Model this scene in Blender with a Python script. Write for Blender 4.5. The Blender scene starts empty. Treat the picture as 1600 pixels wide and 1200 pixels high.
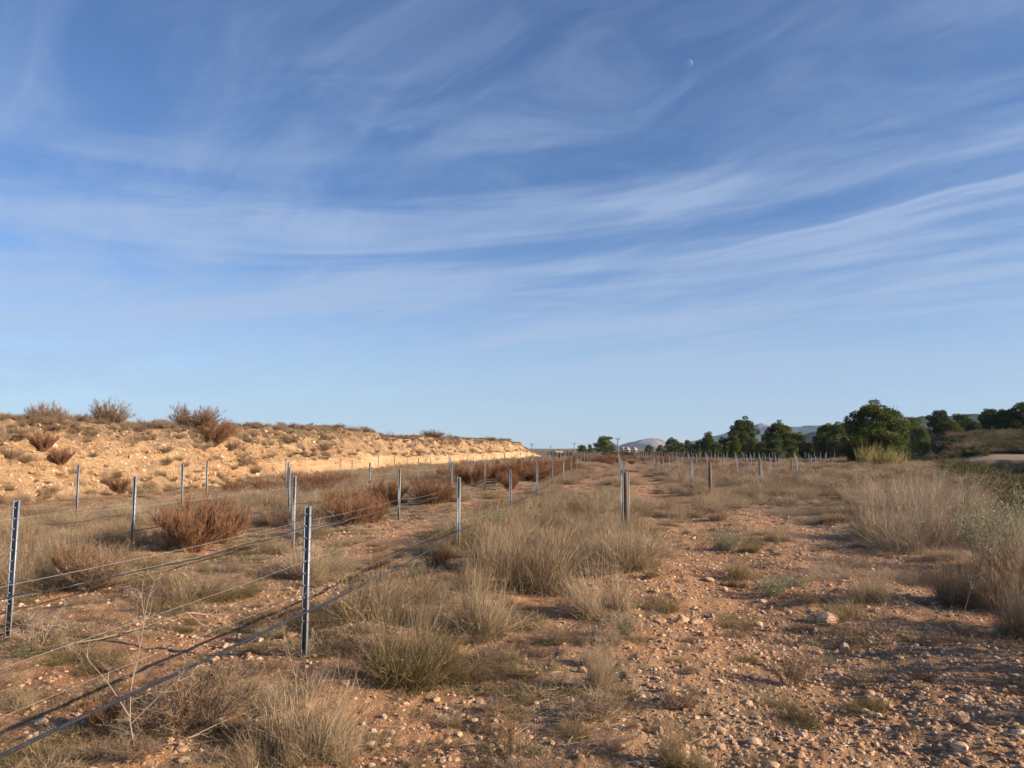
import bpy, math, random
import numpy as np
from mathutils import Vector, Matrix, Euler
PI = math.pi
scene = bpy.context.scene
C = scene.collection

# ------------------------------------------------------------------ camera
CAM_H = 1.7
PITCH = math.atan(100 / 1200)
cam = bpy.data.cameras.new('camera')
cam.sensor_width = 36.0
cam.lens = 27.0
cam.clip_start = 0.05
cam.clip_end = 60000
camo = bpy.data.objects.new('camera', cam)
camo.location = (0, 0, CAM_H)
camo.rotation_euler = (PI / 2 + PITCH, 0, 0)
C.objects.link(camo)
scene.camera = camo

# ------------------------------------------------------------------ light
SUN_EL = math.radians(19.0)
SUN_AZ = math.radians(108.0)            # clockwise from +Y (the view direction)
sun_dir = Vector((math.sin(SUN_AZ) * math.cos(SUN_EL), math.cos(SUN_AZ) * math.cos(SUN_EL), math.sin(SUN_EL)))
sl = bpy.data.lights.new('sun', 'SUN')
sl.energy = 5.0
sl.angle = math.radians(0.53)
sl.color = (1.0, 0.82, 0.62)
so = bpy.data.objects.new('sun', sl)
so.rotation_euler = sun_dir.to_track_quat('Z', 'Y').to_euler()
so.location = sun_dir * 50
C.objects.link(so)
vs = scene.view_settings
vs.view_transform = 'Standard'
vs.look = 'None'
vs.gamma = 1
vs.use_curve_mapping = False
vs.exposure = 1.10
SKY_STRENGTH = 0.052

world = bpy.data.worlds.new('World')
scene.world = world
world.use_nodes = True

class NT:
    """small helper for building node trees"""
    def __init__(self, tree):
        self.t = tree
        self.t.nodes.clear()
    def n(self, typ, **kw):
        nd = self.t.nodes.new(typ)
        for k, v in kw.items():
            setattr(nd, k, v)
        return nd
    def l(self, a, b):
        self.t.links.new(a, b)
    def setv(self, sock, v):
        if isinstance(v, bpy.types.NodeSocket):
            self.l(v, sock)
        elif v is not None:
            sock.default_value = v
    def m(self, op, a, b=None, c=None, clamp=False):
        nd = self.n('ShaderNodeMath', operation=op)
        nd.use_clamp = clamp
        for i, v in enumerate((a, b, c)):
            self.setv(nd.inputs[i], v)
        return nd.outputs[0]
    def vm(self, op, a, b=None, out=0):
        nd = self.n('ShaderNodeVectorMath', operation=op)
        self.setv(nd.inputs[0], a)
        if b is not None:
            self.setv(nd.inputs[1], b)
        return nd.outputs[out]
    def sep(self, v):
        nd = self.n('ShaderNodeSeparateXYZ')
        self.l(v, nd.inputs[0])
        return nd.outputs
    def comb(self, x, y, z=0.0):
        nd = self.n('ShaderNodeCombineXYZ')
        for i, v in enumerate((x, y, z)):
            self.setv(nd.inputs[i], v)
        return nd.outputs[0]
    def noise(self, vec, scale, detail=4, rough=0.55, dist=0.0, color=False):
        nd = self.n('ShaderNodeTexNoise')
        if vec is not None:
            self.l(vec, nd.inputs['Vector'])
        nd.inputs['Scale'].default_value = scale
        nd.inputs['Detail'].default_value = detail
        nd.inputs['Roughness'].default_value = rough
        nd.inputs['Distortion'].default_value = dist
        return nd.outputs['Color' if color else 'Fac']
    def mr(self, v, a, b, c=0.0, d=1.0, smooth=True):
        nd = self.n('ShaderNodeMapRange')
        nd.interpolation_type = 'SMOOTHSTEP' if smooth else 'LINEAR'
        self.setv(nd.inputs['Value'], v)
        for k, x in zip(('From Min', 'From Max', 'To Min', 'To Max'), (a, b, c, d)):
            nd.inputs[k].default_value = x
        return nd.outputs[0]
    def mix(self, f, a, b, blend='MIX'):
        nd = self.n('ShaderNodeMix', data_type='RGBA', blend_type=blend)
        nd.clamp_factor = True
        self.setv(nd.inputs[0], f)
        for s, v in ((nd.inputs[6], a), (nd.inputs[7], b)):
            if isinstance(v, tuple) and len(v) == 3:
                v = (*v, 1)
            self.setv(s, v)
        return nd.outputs[2]
    def ramp(self, f, stops):
        nd = self.n('ShaderNodeValToRGB')
        cr = nd.color_ramp
        while len(cr.elements) < len(stops):
            cr.elements.new(0.5)
        for e, (p, c) in zip(cr.elements, stops):
            e.position = p
            e.color = (*c, 1)
        self.setv(nd.inputs[0], f)
        return nd.outputs[0]

def build_sky():
    N = NT(world.node_tree)
    sky = N.n('ShaderNodeTexSky', sky_type='NISHITA')
    sky.sun_disc = False
    sky.sun_elevation = SUN_EL
    sky.sun_rotation = SUN_AZ
    sky.altitude = 600
    sky.air_density = 1.0
    sky.dust_density = 0.15
    sky.ozone_density = 2.2
    tc = N.n('ShaderNodeTexCoord')
    d = N.vm('NORMALIZE', tc.outputs['Generated'])
    x, y, z = N.sep(d)[:]
    zc = N.m('ADD', N.m('MAXIMUM', z, 0.0), 0.05)
    u = N.m('DIVIDE', x, zc)
    v = N.m('DIVIDE', y, zc)
    along = N.m('ADD', N.m('MULTIPLY', u, -0.64), N.m('MULTIPLY', v, 0.77))
    perp = N.m('ADD', N.m('MULTIPLY', u, 0.77), N.m('MULTIPLY', v, 0.64))
    P0 = N.comb(along, perp)
    warp = N.noise(P0, 0.45, 3, 0.5, color=True)
    wv = N.vm('SCALE', N.vm('SUBTRACT', warp, (0.5, 0.5, 0.5)))
    wv.node.inputs['Scale'].default_value = 1.3
    P = N.vm('ADD', P0, wv)
    a2, p2 = N.sep(P)[0], N.sep(P)[1]
    fib = N.noise(N.comb(N.m('MULTIPLY', a2, 0.55), N.m('MULTIPLY', p2, 3.0)), 1.0, 9, 0.62, 0.5)
    fib2 = N.noise(N.comb(N.m('MULTIPLY', a2, 1.4), N.m('MULTIPLY', p2, 2.6), 7.3), 1.3, 8, 0.6, 0.9)
    big = N.noise(N.vm('ADD', P0, (3.1, 1.7, 0)), 0.5, 3, 0.5)
    veil = N.m('MULTIPLY', N.mr(fib2, 0.36, 0.78), N.mr(big, 0.36, 0.62))
    total = N.m('MULTIPLY', N.m('MULTIPLY', veil, N.mr(z, 0.62, 0.36, 0.40, 1.0)), 0.28)
    thin = N.m('MULTIPLY', N.mr(fib, 0.40, 0.74), 0.24)
    total = N.m('ADD', total, thin)
    low = N.noise(N.comb(N.m('MULTIPLY', N.m('DIVIDE', x, N.m('MAXIMUM', y, 0.2)), 1.6), N.m('ADD', N.m('MULTIPLY', z, 22.0), N.m('MULTIPLY', x, -1.5)), 4.0), 1.0, 7, 0.58, 0.6)
    lowf = N.m('MULTIPLY', N.mr(low, 0.36, 0.70), N.m('MULTIPLY', N.mr(z, 0.42, 0.22), N.mr(z, 0.02, 0.10)))
    total = N.m('ADD', total, N.m('MULTIPLY', lowf, 0.62))
    # named bands of cirrus: across position, softness to either side, extent along, strength
    small = N.vm('SCALE', N.vm('SUBTRACT', N.noise(P0, 1.3, 4, 0.55, color=True), (0.5, 0.5, 0.5)))
    small.node.inputs['Scale'].default_value = 0.22
    PB = N.vm('ADD', P0, small)
    ab, pb = N.sep(PB)[0], N.sep(PB)[1]
    fb = N.noise(N.comb(N.m('MULTIPLY', ab, 0.7), N.m('MULTIPLY', pb, 7.0), 2.0), 1.0, 8, 0.6, 0.3)
    fbm_ = N.mr(fb, 0.28, 0.70, 0.25, 1.0)
    for (pc, wl, wr, a0, a1, fa, st) in (
        (2.74, 0.05, 0.46, 0.3, 1.65, 0.4, 0.75),
        (2.45, 0.16, 0.12, 0.2, 1.0, 0.4, 0.30),
        (3.20, 0.18, 0.16, 0.7, 1.7, 0.5, 0.30),
        (3.88, 0.16, 0.16, 0.8, 1.7, 0.3, 0.62),
        (3.60, 0.22, 0.18, 2.0, 3.4, 0.5, 0.40),
        (3.30, 0.36, 0.26, 3.1, 4.8, 0.7, 0.60),
        (2.15, 0.10, 0.12, 1.1, 1.9, 0.3, 0.26),
        (4.60, 0.35, 0.30, 1.5, 5.5, 1.2, 0.22),
        (2.30, 0.35, 0.35, 5.0, 9.0, 1.5, 0.22),
        (1.10, 0.50, 0.45, 4.5, 10., 2.0, 0.20),
        (5.90, 0.40, 0.40, 2.0, 8.0, 2.0, 0.18),
    ):
        dd = N.m('SUBTRACT', pb, pc)
        lo = N.mr(dd, -wl, 0.0)
        hi = N.mr(dd, 0.0, wr, 1.0, 0.0)
        al = N.m('MULTIPLY', N.mr(ab, a0 - fa, a0 + fa), N.mr(ab, a1 - fa, a1 + fa, 1.0, 0.0))
        mk = N.m('MULTIPLY', N.m('MULTIPLY', lo, hi), N.m('MULTIPLY', al, fbm_))
        total = N.m('ADD', total, N.m('MULTIPLY', mk, st))
    total = N.m('MULTIPLY', total, N.mr(z, 0.0, 0.10, 0.25, 1.0))
    total = N.m('ADD', N.m('MINIMUM', total, 0.64), 0.03)
    cloud = (3.9, 5.0, 6.9, 1)
    tint = N.mix(1.0, sky.outputs[0], (0.76, 0.97, 1.30, 1), 'MULTIPLY')
    pale = N.mix(N.mr(z, 0.0, 0.30, 0.50, 0.0), tint, (5.4, 6.5, 7.6, 1))
    col = N.mix(total, pale, cloud)
    bg = N.n('ShaderNodeBackground')
    N.l(col, bg.inputs['Color'])
    bg.inputs['Strength'].default_value = SKY_STRENGTH
    out = N.n('ShaderNodeOutputWorld')
    N.l(bg.outputs[0], out.inputs['Surface'])
build_sky()

# ------------------------------------------------------------------ helpers
def tag(o, label=None, cat=None, group=None, kind=None):
    if label: o['label'] = label
    if cat: o['category'] = cat
    if group: o['group'] = group
    if kind: o['kind'] = kind
    return o

def link(name, data, mat=None, parent=None, loc=None):
    o = bpy.data.objects.new(name, data)
    if mat is not None and data is not None and not data.materials:
        data.materials.append(mat)
    C.objects.link(o)
    if parent is not None: o.parent = parent
    if loc is not None: o.location = loc
    return o

def mesh_np(name, V, polys, smooth=False, attrs=None):
    """V (n,3); polys list of (m,k) int arrays (k = 3 or 4)"""
    me = bpy.data.meshes.new(name)
    V = np.asarray(V, dtype=np.float32)
    me.vertices.add(len(V))
    me.vertices.foreach_set('co', V.ravel())
    polys = [np.asarray(p, dtype=np.int32) for p in polys if len(p)]
    nl = sum(p.size for p in polys)
    npoly = sum(len(p) for p in polys)
    me.loops.add(nl)
    me.polygons.add(npoly)
    me.loops.foreach_set('vertex_index', np.concatenate([p.ravel() for p in polys]))
    tot = np.concatenate([np.full(len(p), p.shape[1], dtype=np.int32) for p in polys])
    st = np.concatenate(([0], np.cumsum(tot)[:-1])).astype(np.int32)
    me.polygons.foreach_set('loop_start', st)
    me.polygons.foreach_set('loop_total', tot)
    if smooth:
        me.polygons.foreach_set('use_smooth', np.ones(npoly, dtype=bool))
    for k, a in (attrs or {}).items():
        at = me.attributes.new(k, 'FLOAT', 'POINT')
        at.data.foreach_set('value', np.asarray(a, dtype=np.float32))
    me.update(calc_edges=True)
    return me

def hash2(ix, iy, seed):
    h = (ix.astype(np.int64) * 374761393 + iy.astype(np.int64) * 668265263 + seed * 974634777) & 0xffffffff
    h = ((h ^ (h >> 13)) * 1274126177) & 0xffffffff
    h = ((h ^ (h >> 16)) * 2246822519) & 0xffffffff
    h = h ^ (h >> 15)
    return (h & 0xffffff) / float(0xffffff)

def vnoise(x, y, seed=0):
    x = np.asarray(x, dtype=float); y = np.asarray(y, dtype=float)
    x, y = np.broadcast_arrays(x, y)
    ix = np.floor(x); iy = np.floor(y)
    fx = x - ix; fy = y - iy
    fx = fx * fx * fx * (fx * (fx * 6 - 15) + 10); fy = fy * fy * fy * (fy * (fy * 6 - 15) + 10)
    a = hash2(ix, iy, seed); b = hash2(ix + 1, iy, seed)
    c = hash2(ix, iy + 1, seed); d = hash2(ix + 1, iy + 1, seed)
    return (a * (1 - fx) + b * fx) * (1 - fy) + (c * (1 - fx) + d * fx) * fy * 1.0

def fbm(x, y, octs=4, seed=0, gain=0.5):
    s = 0; a = 1; t = 0
    x = np.asarray(x, dtype=float); y = np.asarray(y, dtype=float)
    for k in range(octs):
        xr = x * 0.8 - y * 0.6; yr = x * 0.6 + y * 0.8
        s = s + a * (vnoise(xr, yr, seed + k * 17) - 0.5); t += a
        a *= gain; x = xr * 2.03 + 11.3; y = yr * 2.03 - 7.7
    return s / t * 2          # about -1..1

def sstep(a, b, x):
    t = np.clip((np.asarray(x, dtype=float) - a) / (b - a), 0, 1)
    return t * t * (3 - 2 * t)

# ------------------------------------------------------------------ terrain
def edge_x(Y):
    Y = np.asarray(Y, dtype=float)
    return np.maximum(7.6, 3.4 + 0.5 * Y) + 0.7 * fbm(Y * 0.12, Y * 0 + 3.3, 3, 5)

def height(X, Y):
    X = np.asarray(X, dtype=float); Y = np.asarray(Y, dtype=float)
    R = np.hypot(X, Y)
    h = 0.10 * fbm(X * 0.09, Y * 0.09, 3, 1)
    h = h + 0.05 * fbm(X * 0.5, Y * 0.5, 3, 2)
    h = h * sstep(140, 60, R)
    # ruts of the ploughed lanes run along the rows
    o = X - 0.136 * Y
    ph = (o - 0.18) / 2.7
    h = h + 0.035 * np.cos(ph * 2 * PI) * sstep(-18, -12, o) * sstep(14, 8, o) * sstep(110, 60, R)
    # gully and opposite bank on the right
    g = sstep(0, 6.5, X - edge_x(Y))
    q = (Y + X - 120) / 1.414
    floor_ = -3.2 + 2.2 * sstep(-34, -3, q) + 0.6 * fbm(X * 0.12, Y * 0.12, 3, 8)
    terr = 0.62 + 0.075 * np.clip(q, 0, 8) + 0.062 * np.clip(q - 8, 0, 36) + 0.03 * np.clip(q - 44, 0, 60)
    terr = terr + 0.35 * fbm(X * 0.1, Y * 0.1, 3, 9) * sstep(5, 14, q)
    k = sstep(-2.6, 0.2, q + 0.8 * fbm(X * 0.25, Y * 0.25, 3, 12))
    gl = floor_ * (1 - k) + terr * k
    gl = gl * sstep(420, 240, R)
    h = h * (1 - g) + gl * g
    h = h - 3.0 * sstep(170, 420, R) * (1 - g) + 1.2 * fbm(X * 0.008, Y * 0.008, 3, 4) * sstep(250, 600, R)
    return h

Z0 = float(height(0, 0))
camo.location.z = CAM_H + Z0
CP = np.array([0, 0, CAM_H + Z0])

def fine(X, Y):
    """small relief of the soil, only for the drawn sheet"""
    R = np.hypot(X, Y)
    return (0.036 * fbm(X * 2.2, Y * 2.2, 3, 31) + 0.026 * fbm(X * 7, Y * 7, 4, 33, 0.6)) * sstep(60, 20, R)

def H(X, Y):
    return height(X, Y)

def pix_ray(px, py):
    u = (px - 800) / 1200; v = -(py - 600) / 1200
    cp, sp = math.cos(PITCH), math.sin(PITCH)
    d = np.array([u, cp - sp * v, sp + cp * v])
    return d

def ground_at(px, py):
    """the point of the ground seen at a pixel of the photograph"""
    d = pix_ray(px, py)
    t = 1.0
    prev = t
    while t < 900:
        p = CP + d * t
        if p[2] < float(height(p[0], p[1])):
            lo, hi = prev, t
            for _ in range(20):
                m = (lo + hi) / 2
                p = CP + d * m
                if p[2] < float(height(p[0], p[1])): hi = m
                else: lo = m
            return float(p[0]), float(p[1]), float(height(p[0], p[1]))
        prev = t
        t *= 1.02
    return None

def to_pix(P):
    P = np.atleast_2d(P) - CP
    cp, sp = math.cos(PITCH), math.sin(PITCH)
    f = P[:, 1] * cp + P[:, 2] * sp
    up = -P[:, 1] * sp + P[:, 2] * cp
    f = np.where(f < 0.01, 0.01, f)
    return 800 + 1200 * P[:, 0] / f, 600 - 1200 * up / f, f

# ------------------------------------------------------------------ materials
def new_mat(name):
    m = bpy.data.materials.new(name)
    m.use_nodes = True
    N = NT(m.node_tree)
    b = N.n('ShaderNodeBsdfPrincipled')
    o = N.n('ShaderNodeOutputMaterial')
    N.l(b.outputs[0], o.inputs[0])
    b.inputs['Specular IOR Level'].default_value = 0.2
    b.inputs['Roughness'].default_value = 0.9
    return m, N, b, o

def bump(N, b, h, strength=0.5, dist=0.02):
    bp = N.n('ShaderNodeBump')
    bp.inputs['Strength'].default_value = strength
    bp.inputs['Distance'].default_value = dist
    N.l(h, bp.inputs['Height'])
    N.l(bp.outputs[0], b.inputs['Normal'])

def mat_soil():
    m, N, b, o = new_mat('reddish_stony_soil')
    g = N.n('ShaderNodeNewGeometry')
    p = g.outputs['Position']
    big = N.noise(p, 0.25, 5, 0.6)
    mid = N.noise(p, 1.6, 6, 0.65)
    fin = N.noise(p, 14, 6, 0.7)
    col = N.ramp(big, [(0.30, (0.26, 0.125, 0.055)), (0.5, (0.37, 0.197, 0.092)), (0.68, (0.45, 0.265, 0.138))])
    col = N.mix(N.mr(mid, 0.42, 0.66), col, (0.25, 0.12, 0.06))
    col = N.mix(N.mr(fin, 0.50, 0.72, 0.0, 0.7), col, (0.46, 0.30, 0.185))
    col = N.mix(N.mr(fin, 0.46, 0.30, 0.0, 0.6), col, (0.17, 0.10, 0.06))
    # crumbs and grit
    vo = N.n('ShaderNodeTexVoronoi')
    vo.inputs['Scale'].default_value = 55
    N.l(p, vo.inputs['Vector'])
    vs_ = N.sep(vo.outputs['Color'])
    crumb = N.m('MULTIPLY', N.mr(vs_[0], 0.62, 0.70), N.mr(vo.outputs['Distance'], 0.55, 0.30))
    col = N.mix(N.m('MULTIPLY', crumb, 0.75), col, (0.50, 0.35, 0.23))
    # rotted straw litter where plants stand
    lit = N.n('ShaderNodeAttribute', attribute_name='litter')
    st = N.noise(N.vm('MULTIPLY', p, (9.0, 30.0, 9.0)), 1.0, 5, 0.7, 1.5)
    st2 = N.noise(N.vm('MULTIPLY', p, (34.0, 8.0, 9.0)), 1.0, 5, 0.7, 1.5)
    litc = N.ramp(N.m('MAXIMUM', st, st2), [(0.40, (0.12, 0.085, 0.055)), (0.56, (0.25, 0.18, 0.11)), (0.70, (0.42, 0.33, 0.22))])
    lf = N.m('MULTIPLY', lit.outputs['Fac'], N.mr(mid, 0.25, 0.6, 0.5, 1.0))
    col = N.mix(lf, col, litc)
    # green slope tone (gully, scrub hillside), pale cart track
    gr = N.n('ShaderNodeAttribute', attribute_name='green')
    grc = N.ramp(mid, [(0.3, (0.05, 0.055, 0.02)), (0.55, (0.11, 0.095, 0.042)), (0.75, (0.18, 0.14, 0.07))])
    col = N.mix(gr.outputs['Fac'], col, grc)
    pl = N.n('ShaderNodeAttribute', attribute_name='pale')
    col = N.mix(pl.outputs['Fac'], col, N.mix(fin, (0.27, 0.195, 0.13), (0.42, 0.325, 0.23)))
    N.l(col, b.inputs['Base Color'])
    hh = N.m('ADD', N.m('MULTIPLY', fin, 1.0), N.m('MULTIPLY', crumb, 0.7))
    hh = N.m('ADD', hh, N.m('MULTIPLY', N.noise(p, 60, 4, 0.7), 0.45))
    bump(N, b, hh, 0.9, 0.02)
    return m

def mat_bank():
    m, N, b, o = new_mat('pale_earth_bank')
    g = N.n('ShaderNodeNewGeometry')
    p = g.outputs['Position']
    z = N.sep(p)[2]
    big = N.noise(p, 0.35, 5, 0.6)
    mid = N.noise(p, 2.2, 6, 0.65)
    fin = N.noise(p, 11, 7, 0.7)
    strata = N.noise(N.vm('MULTIPLY', p, (0.25, 0.25, 5.0)), 1.0, 5, 0.6, 0.6)
    col = N.ramp(big, [(0.3, (0.42, 0.25, 0.13)), (0.5, (0.53, 0.345, 0.19)), (0.7, (0.60, 0.42, 0.255))])
    col = N.mix(N.mr(strata, 0.45, 0.66, 0.0, 0.55), col, (0.40, 0.235, 0.12))
    col = N.mix(N.mr(strata, 0.46, 0.30, 0.0, 0.5), col, (0.64, 0.47, 0.30))
    col = N.mix(N.mr(mid, 0.52, 0.72, 0.0, 0.7), col, (0.33, 0.19, 0.10))
    col = N.mix(N.mr(fin, 0.53, 0.70, 0.0, 0.65), col, (0.64, 0.49, 0.33))
    col = N.mix(N.mr(fin, 0.45, 0.30, 0.0, 0.6), col, (0.36, 0.23, 0.13))
    # crust of dark dead herbs on the upper slope and rim
    top = N.n('ShaderNodeAttribute', attribute_name='crust')
    tf = N.m('MULTIPLY', top.outputs['Fac'], N.mr(N.noise(p, 1.3, 7, 0.7), 0.38, 0.56))
    col = N.mix(tf, col, N.mix(fin, (0.13, 0.085, 0.05), (0.30, 0.21, 0.14)))
    N.l(col, b.inputs['Base Color'])
    hh = N.m('ADD', N.m('MULTIPLY', mid, 2.0), N.m('ADD', N.m('MULTIPLY', fin, 1.2), N.m('MULTIPLY', N.noise(p, 40, 4, 0.7), 0.4)))
    bump(N, b, hh, 1.0, 0.12)
    return m

def mat_plant(name, stops, rnd=0.35, transl=0.25, base=None, attr='tone'):
    """stops: ramp over the per-blade tone; object random shifts it; base: colour of the live foot of a tuft"""
    m, N, b, o = new_mat(name)
    at = N.n('ShaderNodeAttribute', attribute_name=attr)
    oi = N.n('ShaderNodeObjectInfo')
    f = N.m('ADD', N.m('MULTIPLY', at.outputs['Fac'], 1.0 - rnd), N.m('MULTIPLY', oi.outputs['Random'], rnd))
    col = N.ramp(f, stops)
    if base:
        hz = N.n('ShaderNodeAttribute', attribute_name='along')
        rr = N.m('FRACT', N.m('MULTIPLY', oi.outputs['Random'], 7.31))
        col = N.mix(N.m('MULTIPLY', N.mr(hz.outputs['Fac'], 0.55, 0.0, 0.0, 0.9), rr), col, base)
    N.l(col, b.inputs['Base Color'])
    b.inputs['Roughness'].default_value = 0.75
    if transl:
        t = N.n('ShaderNodeBsdfTranslucent')
        N.l(col, t.inputs['Color'])
        mx = N.n('ShaderNodeMixShader')
        mx.inputs[0].default_value = transl
        N.l(b.outputs[0], mx.inputs[1]); N.l(t.outputs[0], mx.inputs[2])
        N.l(mx.outputs[0], o.inputs[0])
    return m

def mat_stone(name, stops, rough=0.9):
    m, N, b, o = new_mat(name)
    oi = N.n('ShaderNodeObjectInfo')
    tc = N.n('ShaderNodeTexCoord')
    col = N.ramp(oi.outputs['Random'], stops)
    n1 = N.noise(tc.outputs['Object'], 2.2, 6, 0.65)
    n2 = N.noise(tc.outputs['Object'], 9.0, 5, 0.7)
    col = N.mix(N.mr(n1, 0.48, 0.68, 0.0, 0.75), col, (0.36, 0.215, 0.13))
    col = N.mix(N.mr(n2, 0.55, 0.75, 0.0, 0.5), col, (0.62, 0.52, 0.41))
    N.l(col, b.inputs['Base Color'])
    bump(N, b, N.m('ADD', n1, n2), 0.5, 0.03)
    return m

def mat_simple(name, col, rough=0.7, metallic=0.0, vary=0.0, scale=20, stretch=None, coat=None):
    m, N, b, o = new_mat(name)
    b.inputs['Roughness'].default_value = rough
    b.inputs['Metallic'].default_value = metallic
    b.inputs['Specular IOR Level'].default_value = 0.5
    if vary:
        tc = N.n('ShaderNodeTexCoord')
        v = tc.outputs['Object']
        if stretch: v = N.vm('MULTIPLY', v, stretch)
        n = N.noise(v, scale, 5, 0.65)
        c = N.mix(N.mr(n, 0.3, 0.7), tuple(x * (1 - vary) for x in col), tuple(min(1, x * (1 + vary)) for x in col))
        N.l(c, b.inputs['Base Color'])
        N.l(N.mr(n, 0.3, 0.7, max(0, rough - 0.12), min(1, rough + 0.12)), b.inputs['Roughness'])
    else:
        b.inputs['Base Color'].default_value = (*col, 1)
    return m

M = {}
M['soil'] = mat_soil()
M['bank'] = mat_bank()
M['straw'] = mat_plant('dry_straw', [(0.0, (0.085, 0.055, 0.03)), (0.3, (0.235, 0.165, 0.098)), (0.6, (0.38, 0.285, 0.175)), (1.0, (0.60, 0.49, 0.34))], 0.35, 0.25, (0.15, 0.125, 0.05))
M['greystraw'] = mat_plant('weathered_grey_straw', [(0.0, (0.11, 0.075, 0.045)), (0.4, (0.28, 0.205, 0.13)), (0.7, (0.43, 0.335, 0.23)), (1.0, (0.62, 0.52, 0.39))], 0.3, 0.2)
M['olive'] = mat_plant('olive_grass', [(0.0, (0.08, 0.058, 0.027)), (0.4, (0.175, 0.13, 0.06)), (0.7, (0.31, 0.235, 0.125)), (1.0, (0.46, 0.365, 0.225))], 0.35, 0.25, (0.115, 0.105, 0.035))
M['rust'] = mat_plant('rusty_dead_shrub', [(0.0, (0.07, 0.034, 0.018)), (0.4, (0.165, 0.08, 0.04)), (0.75, (0.265, 0.135, 0.07)), (1.0, (0.36, 0.22, 0.13))], 0.3, 0.15)
M['brown'] = mat_plant('brown_dead_shrub', [(0.0, (0.09, 0.055, 0.035)), (0.4, (0.20, 0.13, 0.08)), (0.75, (0.31, 0.215, 0.145)), (1.0, (0.42, 0.33, 0.25))], 0.35, 0.1)
M['twig'] = mat_plant('grey_dead_twigs', [(0.0, (0.12, 0.09, 0.065)), (0.5, (0.24, 0.185, 0.14)), (1.0, (0.38, 0.31, 0.24))], 0.3, 0.0)
M['green'] = mat_plant('dark_green_leaves', [(0.0, (0.025, 0.04, 0.012)), (0.5, (0.06, 0.08, 0.022)), (1.0, (0.13, 0.145, 0.045))], 0.4, 0.25)
M['scrub'] = mat_plant('hillside_scrub_leaves', [(0.0, (0.03, 0.038, 0.014)), (0.5, (0.085, 0.085, 0.032)), (1.0, (0.19, 0.155, 0.07))], 0.5, 0.2)
M['sage'] = mat_plant('grey_green_sage_leaves', [(0.0, (0.12, 0.12, 0.065)), (0.5, (0.24, 0.24, 0.14)), (1.0, (0.42, 0.41, 0.27))], 0.3, 0.25)
M['reed'] = mat_plant('yellow_reed', [(0.0, (0.12, 0.12, 0.04)), (0.5, (0.32, 0.26, 0.10)), (1.0, (0.52, 0.43, 0.21))], 0.3, 0.3)
M['pine'] = mat_plant('pine_needles', [(0.0, (0.032, 0.050, 0.014)), (0.5, (0.095, 0.122, 0.028)), (1.0, (0.21, 0.23, 0.055))], 0.25, 0.15)
M['bark'] = mat_simple('pine_bark', (0.16, 0.11, 0.08), 0.95, vary=0.4, scale=3)
M['stone'] = mat_stone('limestone', [(0.0, (0.36, 0.205, 0.11)), (0.5, (0.49, 0.315, 0.185)), (0.85, (0.62, 0.44, 0.29)), (1.0, (0.60, 0.49, 0.38))])
M['bankstone'] = mat_stone('bank_limestone', [(0.0, (0.46, 0.30, 0.18)), (0.5, (0.56, 0.40, 0.26)), (1.0, (0.66, 0.54, 0.40))])
M['steel'] = mat_simple('galvanised_steel', (0.25, 0.275, 0.30), 0.5, 0.3, 0.3, 14, (1, 1, 0.25))
M['slot'] = mat_simple('dark_slot', (0.02, 0.022, 0.025), 0.8)
M['wood'] = mat_simple('weathered_wood', (0.13, 0.095, 0.07), 0.95, 0, 0.5, 30, (1, 1, 0.08))
M['pipe'] = mat_simple('black_polythene_pipe', (0.022, 0.024, 0.028), 0.38, 0, 0.25, 25)
M['wire'] = mat_simple('zinc_wire', (0.48, 0.46, 0.43), 0.45, 0.6)

# ------------------------------------------------------------------ blade / twig generator
def ribbons(base, dirs, L, w, curve, segs, rng, tone=None, along_range=(0, 1)):
    """narrow tapering ribbons. base (n,3), dirs (n,3) unit, L (n,), w (n,), curve (n,3) bend added quadratically"""
    n = len(base)
    d = dirs / np.linalg.norm(dirs, axis=1, keepdims=True)
    r = rng.normal(size=(n, 3))
    side = np.cross(d, r)
    side /= np.linalg.norm(side, axis=1, keepdims=True) + 1e-9
    V = []
    A = []
    for k in range(segs + 1):
        t = k / segs
        P = base + d * (L * t)[:, None] + curve * (L * t * t)[:, None]
        A.append(t)
        if k < segs:
            ww = (w * (1 - 0.65 * t) * 0.5)[:, None]
            V.append(P - side * ww); V.append(P + side * ww)
        else:
            V.append(P)
    m = 2 * segs + 1
    VV = np.stack(V, axis=1).reshape(-1, 3)
    b0 = (np.arange(n) * m)[:, None]
    quads = []
    for k in range(segs - 1):
        quads.append(b0 + np.array([[2 * k, 2 * k + 1, 2 * k + 3, 2 * k + 2]]))
    tris = b0 + np.array([[2 * segs - 2, 2 * segs - 1, 2 * segs]])
    if tone is None: tone = rng.random(n)
    tn = np.repeat(tone, m)
    al = np.tile(np.array([A[min(i // 2, segs)] for i in range(m)]), n)
    al = along_range[0] + al * (along_range[1] - along_range[0])
    return VV, (np.concatenate(quads) if quads else np.zeros((0, 4), int)), tris, tn, al

class Geo:
    def __init__(self):
        self.V = []; self.Q = []; self.T = []; self.tone = []; self.al = []; self.off = 0
    def add(self, V, Q, T, tone=None, al=None):
        self.V.append(V)
        if len(Q): self.Q.append(np.asarray(Q) + self.off)
        if len(T): self.T.append(np.asarray(T) + self.off)
        self.tone.append(np.full(len(V), 0.5) if tone is None else tone)
        self.al.append(np.full(len(V), 0.5) if al is None else al)
        self.off += len(V)
    def mesh(self, name, smooth=False):
        polys = []
        if self.Q: polys.append(np.concatenate(self.Q))
        if self.T: polys.append(np.concatenate(self.T))
        return mesh_np(name, np.concatenate(self.V), polys, smooth,
                       {'tone': np.concatenate(self.tone), 'along': np.concatenate(self.al)})

def az_dir(az, tilt):
    return np.stack([np.sin(tilt) * np.cos(az), np.sin(tilt) * np.sin(az), np.cos(tilt)], axis=1)

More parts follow.
